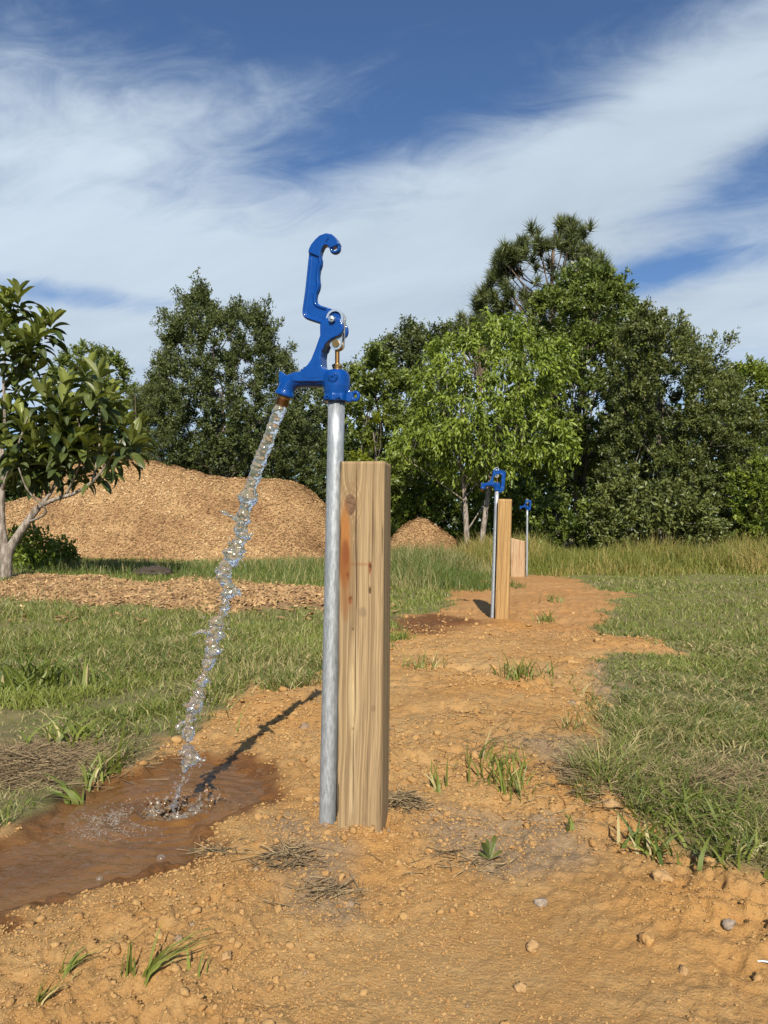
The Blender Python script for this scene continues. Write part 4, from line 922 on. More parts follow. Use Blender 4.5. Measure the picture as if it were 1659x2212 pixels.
# ------------------------------------------------------------------ trees
def unit(a): return a / (np.linalg.norm(a, axis=-1, keepdims=True) + 1e-12)
def leaf_cards(P, A, L, Wd, r, tint, fold=.25, upb=.5, simple_=False):
    """folded leaves: base P, direction A"""
    n = len(P); A = unit(A)
    up = r.normal(0, 1, (n, 3)) + np.array((0, -.25, upb * 1.6)); B = unit(np.cross(A, up)); N = np.cross(B, A)
    L = L[:, None]; Wd = Wd[:, None]; mid = P + A * L * .45
    if simple_:
        V = np.stack((P - B * Wd * .5 + A * L * .25 * r.uniform(-.6, .6, (n, 1)), P + B * Wd * .5, P + A * L), 1).reshape(-1, 3)
        return V, np.arange(len(V)).reshape(-1, 3), np.repeat(tint, 3)
    V = np.stack((P, mid + B * Wd * .5 + N * Wd * fold, P + A * L - N * L * .10, mid - B * Wd * .5 + N * Wd * fold), 1).reshape(-1, 3)
    k = np.arange(n)[:, None] * 4
    T = np.concatenate((k + np.array((0, 1, 2)), k + np.array((0, 2, 3))))
    return V, T, np.repeat(tint, 4)
def in_poly(poly, x, y): return sdf(poly, x, y) < 0
def sil_points(poly, n, r, D, depth=.85, front=.62):
    """points through the volume whose outline is poly (world x, z at distance D)"""
    lo, hi = poly.min(0), poly.max(0); out = []
    while sum(len(o) for o in out) < n:
        p = r.uniform(lo, hi, (n * 2, 2)); out.append(p[in_poly(poly, p[:, 0], p[:, 1])])
    p = np.concatenate(out)[:n]
    dd = -sdf(poly, p[:, 0], p[:, 1]); R = min((hi[0] - lo[0]) / 2, (hi[1] - lo[1]) / 2) * depth
    h = np.sqrt(np.clip(dd * (2 * R - np.minimum(dd, R)), 0, None)); h = np.minimum(h, R)
    s = np.where(r.uniform(0, 1, n) < front, -1, 1); t = r.uniform(0, 1, n) ** .45
    return np.stack((p[:, 0], D + s * t * h, p[:, 1]), 1), dd
def limbs_mesh(b, root, tips, r, r0, fork_lo=.25):
    for t in tips:
        f_ = r.uniform(fork_lo, .9); s = root[0] + (root[1] - root[0]) * f_
        m = (s + t) / 2 + np.array((0, 0, -.06 * np.linalg.norm(t - s))) + r.normal(0, .06, 3) * np.linalg.norm(t - s)
        P = smooth_path([s, m, t], 3); k = len(P); b.tube(P, np.linspace(r0 * (1 - f_ * .75) * .30, .008, k), 5, caps=False)
TREES = 0
def tree(name, label, cat, outline, D, base_u, m, dens, L, Wd, clump, per, sd_, bark='bark', trunk_r=.14, lo_v=1185, top_frac=.86, droop=0.0, limbs=18, twig=3, sprig=.0, depth=.85, group=None, tint_mid=.5, trunks=None, spread=1.0, upright=0.0, sprays=()):
    r = np.random.default_rng(sd_)
    poly = np.array([at(u, v, D)[[0, 2]] for u, v in outline])
    area = .5 * abs(np.dot(poly[:, 0], np.roll(poly[:, 1], 1)) - np.dot(poly[:, 1], np.roll(poly[:, 0], 1)))
    one = D > 18.6; L, Wd, per = (L * .82, Wd * 1.20, int(per * 1.95)) if one else (L * 1.1, Wd * 1.35, per); n = int(area * dens * 1.15); C, dd = sil_points(poly, n, r, D, depth)
    k = int(n * .22); e = r.integers(0, len(poly), k); f_ = r.uniform(0, 1, k); q = poly[e] * (1 - f_[:, None]) + poly[(e + 1) % len(poly)] * f_[:, None]
    q = q[q[:, 1] > poly[:, 1].min() + .6]; C = np.vstack((C, np.stack((q[:, 0], D + r.normal(0, .25, len(q)), q[:, 1]), 1)))
    ctr = np.array((at(base_u, 1100, D)[0], D, poly[:, 1].min() + .35 * (poly[:, 1].max() - poly[:, 1].min())))
    PP, AA, TT = [], [], []
    n = len(C); out = unit(C - ctr) + r.normal(0, .45, (n, 3)) * spread + np.array((0, 0, .25 - droop + upright)); out = unit(out)
    for t in range(twig):
        dirn = unit(out + r.normal(0, .55, (n, 3)) * spread); ln = clump * r.uniform(.6, 1.4, n)
        m_ = per // twig; s = r.uniform(0, 1, (n, m_))
        p = C[:, None] + dirn[:, None] * (ln[:, None] * s)[..., None] + r.normal(0, clump * .13, (n, m_, 3))
        p[..., 2] -= droop * (s ** 2) * ln[:, None] * .5
        a = dirn[:, None] * .6 + r.normal(0, .7, (n, m_, 3)) + np.array((0, 0, -droop * 1.4))
        PP.append(p.reshape(-1, 3)); AA.append(a.reshape(-1, 3)); TT.append(np.clip(tint_mid + .22 * r.normal(0, 1, (n, 1)) + .20 * r.normal(0, 1, (n, m_)) + .12 * (s - .5), 0, 1).ravel())
    for (u0, v0, u1, v1) in sprays:                             # long shoots standing out of the crown
        a0, a1 = at(u0, v0, D) + (0, r.normal(0, .3), 0), at(u1, v1, D) + (0, r.normal(0, .4), 0); ln = np.linalg.norm(a1 - a0); ax_ = unit(a1 - a0); wv = r.normal(0, 1, 3) * .10
        segs = [(a0, a1, 170)]
        for s0 in r.uniform(.05, .85, 7):
            q0 = a0 + (a1 - a0) * s0 + wv * math.sin(s0 * 5); q1 = q0 + unit(ax_ * .75 + r.normal(0, .55, 3)) * ln * (.42 * (1 - s0) + .10); segs.append((q0, q1, 46))
        for b0, b1, nsp in segs:
            s = r.uniform(0, 1, nsp); d_ = b1 - b0
            PP.append(b0 + d_ * s[:, None] + (wv * np.sin(s * 5)[:, None] if nsp > 50 else 0) + r.normal(0, 1, (nsp, 3)) * (.12 * (1 - s) + .035)[:, None]); AA.append(unit(d_) * .8 + r.normal(0, .5, (nsp, 3))); TT.append(np.clip(tint_mid + .05 + .2 * r.normal(0, 1, nsp), 0, 1))
    P = np.concatenate(PP); A = np.concatenate(AA); T_ = np.concatenate(TT); k = len(P)
    V, F_, ti = leaf_cards(P, A, L * r.uniform(.6, 1.35, k), Wd * r.uniform(.65, 1.35, k), r, T_, simple_=one)
    base = at(base_u, lo_v, D); base[2] = float(H(base[0], base[1])[0]) - .05
    root = empty(name, base); tag(root, label, cat, group)
    c = link('crown', npmesh('crown', V, F_, None, True, tint=ti, dry=np.zeros(len(V))), m, root); c.location = -root.location
    b = MB(); topz = poly[:, 1].max(); tx = poly[np.argmax(poly[:, 1]), 0]
    ends = trunks or [(base, np.array((base[0] * (1 - .55) + tx * .55, D, base[2] + (topz - base[2]) * top_frac)))]
    for s, e in ends:
        s = np.asarray(s, float); e = np.asarray(e, float)
        Pth = smooth_path([s, s + (e - s) * .35 + r.normal(0, .03 if trunks else .10, 3) * (1, 1, 0), s + (e - s) * .7 + r.normal(0, .05 if trunks else .15, 3) * (1, 1, 0), e], 5)
        b.tube(Pth, np.linspace(trunk_r, .02, len(Pth)) * (1 + .35 * np.exp(-np.arange(len(Pth)) * 1.5)), 9, caps=False)
        far = np.linalg.norm(C - ctr, axis=1); w_ = far / far.sum()
        limbs_mesh(b, (s, e), C[r.choice(len(C), limbs // len(ends), p=w_)], r, trunk_r, .18)
    t = link('trunk', b.mesh('trunk'), M[bark], root); t.location = -root.location
    return root
M['lf_cypress'] = leaf_mat('feathery_leaves', (0.038, 0.055, 0.014), (0.134, 0.157, 0.045), .22, .5)
M['lf_oak'] = leaf_mat('oak_leaves', (0.044, 0.070, 0.013), (0.186, 0.227, 0.044), .25, .38)
M['lf_elm'] = leaf_mat('elm_leaves', (0.044, 0.062, 0.017), (0.172, 0.192, 0.052), .22, .42)
M['lf_pecan'] = leaf_mat('pecan_leaves', (0.068, 0.106, 0.013), (0.282, 0.351, 0.052), .35, .40)
M['lf_bright'] = leaf_mat('bright_leaves', (0.061, 0.097, 0.013), (0.248, 0.299, 0.044), .33, .45)
M['lf_pine'] = leaf_mat('pine_needles', (0.036, 0.050, 0.014), (0.149, 0.172, 0.052), .12, .5)
M['lf_wood'] = leaf_mat('undergrowth_leaves', (0.026, 0.044, 0.009), (0.095, 0.126, 0.026), .2, .5)
M['lf_yellow'] = leaf_mat('yellow_green_leaves', (0.070, 0.095, 0.008), (0.22, 0.25, 0.02), .4, .45)
TG = 'trees along the edge of the field'
# far wood that closes the view behind the single trees
def woods():
    r = np.random.default_rng(77); n = 8500
    x = r.uniform(-32, 34, n); y = 34 + r.uniform(0, 3.5, n) + np.where(x > 14, (x - 14) * -.35, 0); top = 5.2 + .9 * vnoise(x * .35, x * 0, None, 5) + .5 * vnoise(x * 1.1, x * 0, None, 6)
    top = np.where(x < -8, top * .75, top); z = r.uniform(0, 1, n) ** .8 * top
    m_ = 7; P = np.stack((x, y, z), 1)[:, None] + r.normal(0, .34, (n, m_, 3)); P = P.reshape(-1, 3); k = len(P)
    V, F_, ti = leaf_cards(P, r.normal(0, 1, (k, 3)), r.uniform(.20, .44, k), r.uniform(.14, .30, k), r, np.clip(np.repeat(r.uniform(.1, .8, n), m_) + r.normal(0, .15, k), 0, 1))
    o = link('woods', npmesh('woods', V, F_, None, True, tint=ti, dry=np.zeros(len(V))), M['lf_wood']); tag(o, 'dark far wood closing the view behind the single trees', 'woods', kind='stuff')
woods()
tree('feathery_tree', 'tall dark feathery tree with spiky top behind the big chip pile', 'tree',
     [(318, 930), (334, 870), (352, 820), (360, 770), (384, 730), (405, 690), (425, 650), (445, 640), (462, 690), (490, 700), (515, 690), (545, 700), (565, 700), (575, 740), (590, 775), (610, 800), (650, 820), (688, 850), (715, 880), (715, 1080), (330, 1080), (306, 1000)],
     27.5, 485, M['lf_cypress'], 17, .115, .045, .42, 78, 1, twig=4, trunk_r=.20, limbs=34, depth=.9, group=TG, upright=.55, spread=.8, tint_mid=.45, sprays=[(432, 720, 440, 603), (420, 700, 455, 612), (405, 740, 378, 622), (400, 720, 405, 630), (385, 780, 338, 712), (380, 760, 352, 664), (365, 830, 333, 768), (470, 720, 494, 645), (480, 730, 470, 655), (512, 720, 516, 634), (540, 740, 552, 640), (550, 740, 584, 638), (565, 760, 608, 690), (575, 790, 637, 742), (590, 800, 626, 762), (620, 830, 692, 815), (340, 880, 318, 850)])
tree('young_pine', 'small blurred young pine at the left foot of the feathery tree', 'tree', [(288, 900), (300, 845), (306, 885), (322, 852), (350, 838), (372, 870), (392, 905), (402, 1040), (296, 1040)], 26, 340, M['lf_pine'], 20, .22, .016, .30, 60, 2, 'bark_pine', trunk_r=.07, limbs=8, group=TG, upright=.5)
tree('small_leaved_tree', 'small light green tree showing behind the loquat', 'tree', [(95, 1010), (105, 840), (140, 790), (160, 768), (182, 756), (215, 764), (248, 775), (262, 800), (275, 835), (292, 868), (302, 905), (302, 1010)], 27, 190, M['lf_oak'], 17, .12, .045, .34, 60, 3, trunk_r=.08, limbs=10, group=TG)
tree('bushy_tree', 'mid green bushy tree right of the hydrant pipe, with a pointed top', 'tree', [(738, 860), (755, 822), (772, 812), (782, 796), (798, 790), (806, 762), (816, 770), (822, 795), (838, 808), (862, 822), (885, 850), (910, 900), (935, 960), (940, 1120), (735, 1120), (728, 960)],
     22, 800, M['lf_oak'], 17, .12, .055, .36, 70, 4, trunk_r=.13, limbs=12, group=TG, tint_mid=.6)
tree('spreading_tree', 'dark open tree with drooping side sprays behind the bushy tree', 'tree', [(826, 775), (842, 742), (856, 734), (868, 748), (880, 712), (900, 718), (912, 735), (934, 724), (968, 714), (972, 728), (948, 752), (940, 790), (965, 830), (965, 900), (860, 900), (850, 815)],
     31, 905, M['lf_cypress'], 13, .15, .06, .5, 62, 5, trunk_r=.18, limbs=14, group=TG, sprays=[(900, 800, 880, 711), (900, 790, 905, 716), (930, 780, 968, 716), (870, 810, 842, 738), (925, 770, 936, 722), (890, 800, 856, 733)])
def pine(name, label, outline, D, base_u, n, sd_, tuft=.34, per=44, trunk_r=.26, lobes=None):
    r = np.random.default_rng(sd_); poly = np.array([at(u, v, D)[[0, 2]] for u, v in outline]); C, dd = sil_points(poly, n, r, D, .75, .6)
    k = int(n * .35); e = r.integers(0, len(poly), k); f_ = r.uniform(0, 1, k); q = poly[e] * (1 - f_[:, None]) + poly[(e + 1) % len(poly)] * f_[:, None]; C = np.vstack((C, np.stack((q[:, 0], D + r.normal(0, .5, k), q[:, 1]), 1)))
    base = at(base_u, 1170, D); base[2] = float(H(base[0], base[1])[0]); top = np.array((poly[np.argmax(poly[:, 1]), 0], D, poly[:, 1].max() - .4))
    keep = fbm(C[:, 0] * .75, C[:, 2] * .75 + C[:, 1] * .4, 2, sd_) > -.42; C = C[keep]; n = len(C)
    ax = unit(unit(C - (base * .45 + top * .55)) + np.array((0, 0, .75)) + r.normal(0, .3, (n, 3)))
    a = unit(ax[:, None] * .75 + r.normal(0, .6, (n, per, 3))); L = tuft * r.uniform(.7, 1.25, (n, per)) * 1.15; s = r.uniform(-.35, .25, (n, per))
    P = (C[:, None] + ax[:, None] * (s * tuft)[..., None]).reshape(-1, 3); a = a.reshape(-1, 3); L = L.ravel(); b_ = unit(np.cross(a, r.normal(0, 1, a.shape))) * .021 * D / 30
    V = np.stack((P - b_, P + b_, P + a * L[:, None]), 1).reshape(-1, 3); T = np.arange(len(V)).reshape(-1, 3)
    ti = np.repeat(np.clip(.45 + .2 * r.normal(0, 1, (n, 1)) + .18 * r.normal(0, 1, (n, per)), 0, 1).ravel(), 3)
    root = empty(name, base); tag(root, label, 'tree', TG)
    c = link('crown', npmesh('crown', V, T, None, True, tint=ti, dry=np.zeros(len(V))), M['lf_pine'], root); c.location = -root.location
    b = MB(); Pth = smooth_path([base, base + (top - base) * .4 + (.1, 0, 0), base + (top - base) * .75 + (-.12, 0, 0), top], 6); b.tube(Pth, np.linspace(trunk_r, .04, len(Pth)), 9, caps=False)
    for t in C[r.choice(n, min(n, 70), replace=False)]:
        f_ = np.clip((t[2] - 1.0 - base[2]) / (top[2] - base[2]), .25, .95) * r.uniform(.86, 1.0); s = base + (top - base) * f_; m_ = s * .5 + t * .5 + np.array((0, 0, -.12 * np.linalg.norm(t - s))); Q_ = smooth_path([s, m_, t], 4); b.tube(Q_, np.linspace(.10 * (1.1 - f_), .022, len(Q_)), 5, caps=False)
    t = link('trunk', b.mesh('trunk'), M['bark_pine'], root); t.location = -root.location; return root
pine('pine_tree', 'tallest tree, a pine with open dark crown above the oak', [(1080, 760), (1050, 690), (1029, 668), (1040, 640), (1058, 622), (1066, 600), (1082, 580), (1078, 558), (1095, 552), (1108, 566), (1122, 560), (1128, 520), (1146, 508), (1166, 512), (1176, 494), (1198, 482), (1214, 490), (1224, 484), (1240, 506), (1256, 508), (1268, 535), (1264, 560), (1284, 570), (1290, 590), (1308, 590), (1322, 620), (1330, 760)], 38, 1188, 520, 91, .50, 56)
pine('pine_tree', 'thin pine whose small dark top shows left of the tall pine', [(985, 760), (984, 706), (996, 694), (1012, 700), (1028, 706), (1044, 692), (1060, 705), (1058, 770)], 36, 1020, 60, 92, .40, 50, .15)
tb = [(at(1010, 1188, 18), at(1000, 850, 18)), (at(1035, 1184, 18), at(1090, 780, 18.3))]
tb = [(np.array((a[0], a[1], float(H(a[0], a[1])[0]) - .05)), b_) for a, b_ in tb]
tree('pecan_tree', 'bright green tree with hanging leaflets and two pale trunks, centre right', 'tree',
     [(905, 830), (935, 755), (960, 742), (984, 733), (1005, 748), (1022, 712), (1045, 694), (1075, 700), (1100, 685), (1118, 690), (1130, 745), (1160, 760), (1190, 742), (1214, 756), (1220, 790), (1190, 830), (1165, 870), (1180, 900), (1215, 925), (1232, 962), (1200, 985), (1165, 975), (1140, 985), (1120, 1010), (1080, 1020), (1050, 1035), (1020, 1030), (990, 1010), (950, 1000), (905, 1005), (862, 985), (850, 955), (880, 925), (905, 905)],
     18, 1018, M['lf_pecan'], 27, .120, .038, .34, 50, 6, trunk_r=.075, limbs=26, droop=.75, twig=4, trunks=tb, bark='bark_loquat', group=TG, tint_mid=.55)
tree('oak_tree', 'broad tall green tree standing in front of the pine', 'tree',
     [(1120, 780), (1140, 720), (1165, 690), (1172, 652), (1208, 640), (1228, 612), (1252, 604), (1275, 592), (1298, 600), (1316, 612), (1332, 634), (1345, 655), (1364, 668), (1374, 700), (1388, 745), (1392, 820), (1400, 900), (1372, 960), (1330, 990), (1300, 1030), (1240, 1050), (1180, 1030), (1130, 960), (1110, 880)],
     26, 1256, M['lf_oak'], 14.5, .135, .065, .45, 80, 7, trunk_r=.17, limbs=40, group=TG, tint_mid=.52)
tree('elm_tree', 'wide dark grey green tree with thin wispy top on the right', 'tree',
     [(1330, 800), (1352, 740), (1372, 705), (1392, 710), (1412, 700), (1430, 730), (1450, 745), (1470, 770), (1490, 790), (1510, 815), (1535, 830), (1560, 840), (1585, 850), (1606, 890), (1622, 930), (1640, 1010), (1652, 1100), (1648, 1178), (1420, 1182), (1320, 1150), (1300, 1050), (1330, 950)],
     21, 1440, M['lf_elm'], 20, .105, .042, .36, 84, 8, trunk_r=.13, limbs=40, group=TG, tint_mid=.5, upright=.2, sprays=[(1480, 790, 1500, 684), (1490, 800, 1528, 682), (1505, 820, 1546, 752), (1540, 850, 1600, 815), (1450, 760, 1467, 676), (1405, 740, 1412, 662), (1375, 740, 1380, 670), (1500, 780, 1482, 690), (1520, 830, 1575, 788), (1460, 780, 1444, 690), (1510, 790, 1548, 720)])
tree('edge_tree', 'bright green rounded tree at the right edge behind the elm', 'tree', [(1560, 860), (1582, 822), (1606, 810), (1632, 806), (1648, 828), (1680, 816), (1740, 840), (1800, 900), (1840, 1000), (1840, 1175), (1580, 1175)], 27, 1690, M['lf_bright'], 13, .15, .065, .42, 64, 9, trunk_r=.15, limbs=14, group=TG)
tree('edge_bush', 'yellow green bush low at the right edge of the field', 'bush', [(1600, 1060), (1640, 1010), (1700, 1000), (1790, 1040), (1820, 1190), (1590, 1190)], 19, 1700, M['lf_bright'], 24, .11, .05, .3, 56, 10, trunk_r=.05, limbs=8, group='bushes at the foot of the trees')
tree('leafy_bush', 'low leafy bush in dark shade left of the elm', 'bush', [(1130, 1195), (1120, 1140), (1150, 1095), (1200, 1080), (1250, 1095), (1290, 1110), (1330, 1130), (1340, 1195)], 19.5, 1230, M['lf_oak'], 24, .12, .055, .3, 50, 12, trunk_r=.04, limbs=8, group='bushes at the foot of the trees', tint_mid=.42)
tree('leafy_bush', 'bright rounded bush under the pecan, right of the near post', 'bush', [(842, 1150), (846, 1050), (880, 1010), (930, 1025), (985, 1040), (1050, 1050), (1100, 1040), (1150, 1080), (1160, 1190), (842, 1190)], 21.5, 960, M['lf_bright'], 20, .12, .052, .34, 60, 13, trunk_r=.05, limbs=10, group='bushes at the foot of the trees', tint_mid=.38)
tree('leafy_bush', 'green shoulder of bush under the elm, below the middle of its crown', 'bush', [(1300, 1195), (1290, 1130), (1320, 1060), (1380, 1040), (1440, 1060), (1500, 1095), (1540, 1130), (1560, 1195)], 18.5, 1420, M['lf_elm'], 24, .11, .045, .32, 60, 14, trunk_r=.05, limbs=10, group='bushes at the foot of the trees', tint_mid=.66)
tree('young_sapling', 'yellow leaved sapling between the pipe and the pecan', 'sapling', [(752, 1010), (762, 985), (790, 970), (800, 940), (795, 905), (818, 890), (832, 920), (820, 960), (812, 1000), (790, 1010)], 20.5, 792, M['lf_yellow'], 22, .12, .055, .25, 30, 15, trunk_r=.03, limbs=6, group='bushes at the foot of the trees')
# two more trees stand beyond the picture's edges
tree('oak_tree', 'green tree standing just beyond the right edge', 'tree', [(1790, 900), (1850, 760), (1930, 720), (2010, 790), (2060, 900), (2050, 1175), (1800, 1175)], 27, 1930, M['lf_oak'], 7, .19, .09, .5, 50, 16, trunk_r=.2, limbs=10, group=TG)

# ------------------------------------------------------------------ the loquat on the left
def loquat_leaf_mat():
    m, t, p, o = mat('loquat_leaf'); g = obj_coords(t); sp = t.n('ShaderNodeSeparateXYZ'); t.l(g, sp.inputs[0]); X, Y, Z = sp.outputs
    k = t.attr('tint'); c = t.mix(k, (0.042, 0.066, 0.019, 1), (0.235, 0.265, 0.058, 1))
    ax = t.m('ABSOLUTE', X); rib = t.m('SINE', t.m('MULTIPLY', t.m('SUBTRACT', Y, t.m('MULTIPLY', ax, .9)), 330))
    c = t.mix(t.m('MULTIPLY', t.rng(rib, .2, 1.0), .35), c, t.mix(.6, c, (0.16, 0.19, 0.06, 1)))
    c = t.mix(t.rng(ax, .003, .0008), c, (0.20, 0.21, 0.09, 1))
    t.l(c, p.inputs['Base Color']); p.inputs['Roughness'].default_value = .34; p.inputs['Specular IOR Level'].default_value = .45
    t.l(t.bump(rib, .5, .004), p.inputs['Normal'])
    tr = t.n('ShaderNodeBsdfTranslucent'); t.l(t.mix(1.0, c, (1.5, 1.5, .6, 1), 'MULTIPLY'), tr.inputs[0]); mx = t.n('ShaderNodeMixShader'); mx.inputs[0].default_value = .2
    t.l(p.outputs[0], mx.inputs[1]); t.l(tr.outputs[0], mx.inputs[2]); t.l(mx.outputs[0], o.inputs[0]); return m
M['loquat'] = loquat_leaf_mat()
def big_leaf(seed, curl, tint):
    r = np.random.default_rng(seed); nl, nw = 11, 5; V = []
    for i in range(nl):
        t = i / (nl - 1); w = .66 * (t ** .75) * (1 - t) ** .55 * 1.25 + .006
        ang_ = curl * t * t; y = t * (1 - .12 * curl * t); z = -math.sin(ang_) * t * .55 + .02 * math.sin(t * 6 + seed)
        for j in range(nw):
            s = (j / (nw - 1) * 2 - 1); V.append((s * w * .5, y, z + abs(s) * w * .32 + .010 * r.normal() * abs(s)))
    Q = [(i * nw + j, i * nw + j + 1, (i + 1) * nw + j + 1, (i + 1) * nw + j) for i in range(nl - 1) for j in range(nw - 1)]
    me = npmesh('leaf', np.array(V), None, Q, True, tint=np.full(len(V), tint)); return me, np.array(V), np.array(Q)
LD = 9.6; lqb = on_ground(10, 1246); loq = empty('loquat_tree', lqb); tag(loq, 'loquat tree with big ribbed leaves and pale forked trunk at the left edge', 'tree')
def lp(u, v, o=0.0): return at(u, v, lqb[1] + o)
b = MB()
def bough(path, r0, r1): P = smooth_path([lp(*q) for q in path], 5); b.tube(P, np.linspace(r0, r1, len(P)), 9, caps=False)
bough([(8, 1262), (14, 1225), (8, 1180), (2, 1120), (4, 1050), (0, 960)], .095, .03); bough([(12, 1230), (22, 1185), (50, 1140), (82, 1096)], .075, .048)
bough([(82, 1096, 0), (120, 1078, -.1), (160, 1066, -.2), (200, 1040, -.3), (232, 1000, -.35), (262, 950, -.4)], .034, .012); bough([(82, 1096, 0), (112, 1060, .1), (130, 1010, .15), (136, 950, .1), (128, 880, .1)], .030, .010)
bough([(4, 1060, 0), (22, 1010, -.2), (40, 960, -.3), (60, 900, -.35)], .03, .010); bough([(2, 1100, 0), (-30, 1040, .1), (-70, 960, .1), (-120, 880, 0)], .05, .012)
bough([(4, 1010), (10, 900), (8, 800), (20, 720), (30, 660)], .026, .008); bough([(8, 830, 0), (40, 790, -.1), (62, 740, -.1), (100, 690, -.15)], .016, .007); bough([(140, 1074, -.1), (165, 1020, -.3), (180, 960, -.3), (150, 850, -.2)], .02, .008)
bough([(60, 1128, 0), (100, 1105, -.3), (60, 1060, -.5), (40, 1010, -.6)], .018, .008); bough([(200, 1040, -.3), (215, 960, -.1), (215, 870, 0), (222, 810, .1)], .018, .007); bough([(100, 1085, 0), (70, 1050, .3), (90, 980, .4), (70, 880, .4)], .018, .007)
t_ = link('trunk', b.mesh('trunk'), M['bark_loquat'], loq); t_.location = -lqb
LV = [big_leaf(k, c, ti) for k, (c, ti) in enumerate(((.3, .85), (.6, .5), (.9, .25), (1.2, .1), (.5, .7), (1.0, .35), (.75, .05), (.4, 1.0)))]
for me, _, _ in LV: me.materials.append(M['loquat'])
tips = [(20, 655), (38, 640), (8, 640), (112, 690), (95, 700), (52, 735), (20, 745), (-20, 700), (75, 790), (30, 820), (100, 850), (60, 860), (20, 880), (5, 930), (150, 838), (135, 870), (186, 800), (216, 812), (205, 850), (235, 855), (180, 870), (240, 895), (272, 912), (300, 925), (285, 950), (262, 935), (300, 965), (215, 915), (170, 915), (130, 920), (90, 915), (50, 930), (15, 960), (75, 965), (115, 968), (150, 965), (190, 965), (230, 970), (60, 1005), (25, 1010), (100, 1010), (140, 1010), (200, 1010), (235, 1015), (5, 1030), (80, 1040), (170, 1030), (-30, 900), (-60, 850), (-80, 960), (-120, 870), (-50, 1000), (-40, 780), (130, 1000), (45, 890), (160, 890), (120, 940), (175, 940), (60, 975), (20, 1000)]
r = np.random.default_rng(17); LEAF = []; tips += [(float(r.uniform(0, 285)), float(r.uniform(850, 1012))) for _ in range(26)] + [(float(r.uniform(0, 90)), float(r.uniform(650, 840))) for _ in range(8)]
for k, (u, v) in enumerate(tips):
    off = r.uniform(-.75, .75) if k > 3 else r.uniform(-.3, .1); c = lp(u, v, off); ctr = lp(60, 980); out = unit(np.asarray(c) - ctr)
    axis = unit(out * .55 + np.array((0, -.15, .75)) + r.normal(0, .15, 3)); sd_ = unit(np.cross(axis, (0.3, 1, .2))); s2 = np.cross(axis, sd_); nlv = int(r.integers(11, 16))
    for j in range(nlv):
        el = (1.35 - 1.65 * j / nlv) + r.normal(0, .12); a = j * 2.4 + r.normal(0, .2); d = unit(math.cos(a) * sd_ * math.cos(el) + math.sin(a) * s2 * math.cos(el) + axis * math.sin(el))
        kind = (0 if r.uniform() < .5 else 7) if (j < 5 and v < 975) else int(r.choice((1, 4, 2, 5, 2, 3, 6) if j < 6 else (2, 3, 5, 6, 3, 6))); L = r.uniform(.24, .38) * (1.0 if j > 1 else .8)
        up = np.array((0, 0, 1.0)) + r.normal(0, .25, 3); X = unit(np.cross(d, up)); Zv = np.cross(X, d); Mx = Matrix(np.column_stack((X * L, d * L, Zv * L)).tolist()).to_4x4(); p = np.asarray(c) - axis * .022 * j + d * .015
        Mx.translation = Vector(p - np.asarray(lqb)); LEAF.append((p[1], kind, Mx, u, v))
LEAF.sort(key=lambda q: (q[3] < -25, q[0])); restV, restQ, restT, kq = [], [], [], 0
for k, (_, kind, Mx, u, v) in enumerate(LEAF):
    if k < 295:
        o = bpy.data.objects.new('leaf', LV[kind][0]); COL.objects.link(o); o.parent = loq; o.matrix_local = Mx
    else:
        V_ = LV[kind][1]; R3 = np.array(Mx.to_3x3()); restV.append(V_ @ R3.T + np.array(Mx.translation)); restQ.append(LV[kind][2] + kq); kq += len(V_); restT.append(np.full(len(V_), (.85, .5, .25, .1, .7, .35, .05, 1.0)[kind]))
if restV:
    M['loquat_in'] = leaf_mat('loquat_inner_leaves', (0.042, 0.066, 0.019), (0.235, 0.265, 0.058), .2, .36)
    vv = np.concatenate(restV); o = link('leaves', npmesh('leaves', vv, None, np.concatenate(restQ), True, tint=np.concatenate(restT), dry=np.zeros(len(vv))), M['loquat_in'], loq); tag(o, kind='stuff')

# ------------------------------------------------------------------ grass, weeds and plants
def blades(P, Hh, lean_dir, lean, Wd, r, seg=3):
    n = len(P); yaw = r.uniform(0, 2 * PI, n); side = np.stack((np.cos(yaw), np.sin(yaw), np.zeros(n)), 1); ld = np.stack((np.cos(lean_dir), np.sin(lean_dir), np.zeros(n)), 1)
    rows = []
    for k in range(seg + 1):
        t = k / seg; c = P + np.array((0, 0, 1.0)) * (Hh * (t - .42 * np.minimum(lean, 1.25) * t * t))[:, None] + ld * (Hh * lean * t ** 1.7)[:, None]
        if k < seg: w = (Wd * (1 - t ** 1.6 * .75) * .5)[:, None]; rows += [c - side * w, c + side * w]
        else: rows.append(c)
    V = np.stack(rows, 1).reshape(-1, 3); m_ = 2 * seg + 1; b0 = np.arange(n)[:, None] * m_
    Q = np.concatenate([b0 + np.array((2 * k, 2 * k + 1, 2 * k + 3, 2 * k + 2)) for k in range(seg - 1)]) if seg > 1 else None; T = b0 + np.array((2 * seg - 2, 2 * seg - 1, 2 * seg))
    return V, T, Q, m_
def grass_obj(name, label, x, y, hgt, lean, wd, m, r, seg, tint, dry, cat='grass', kind='stuff', parent=None):
    z = H(x, y); P = np.stack((x, y, z - .004), 1); n = len(x)
    V, T, Q, m_ = blades(P, hgt, r.uniform(0, 2 * PI, n), lean, wd, r, seg)
    me = npmesh(name, V, T, Q, True, tint=np.repeat(np.clip(tint, 0, 1), m_), dry=np.repeat(np.clip(dry, 0, 1), m_))
    o = link(name, me, m, parent); tag(o, label, cat, kind=kind); return o
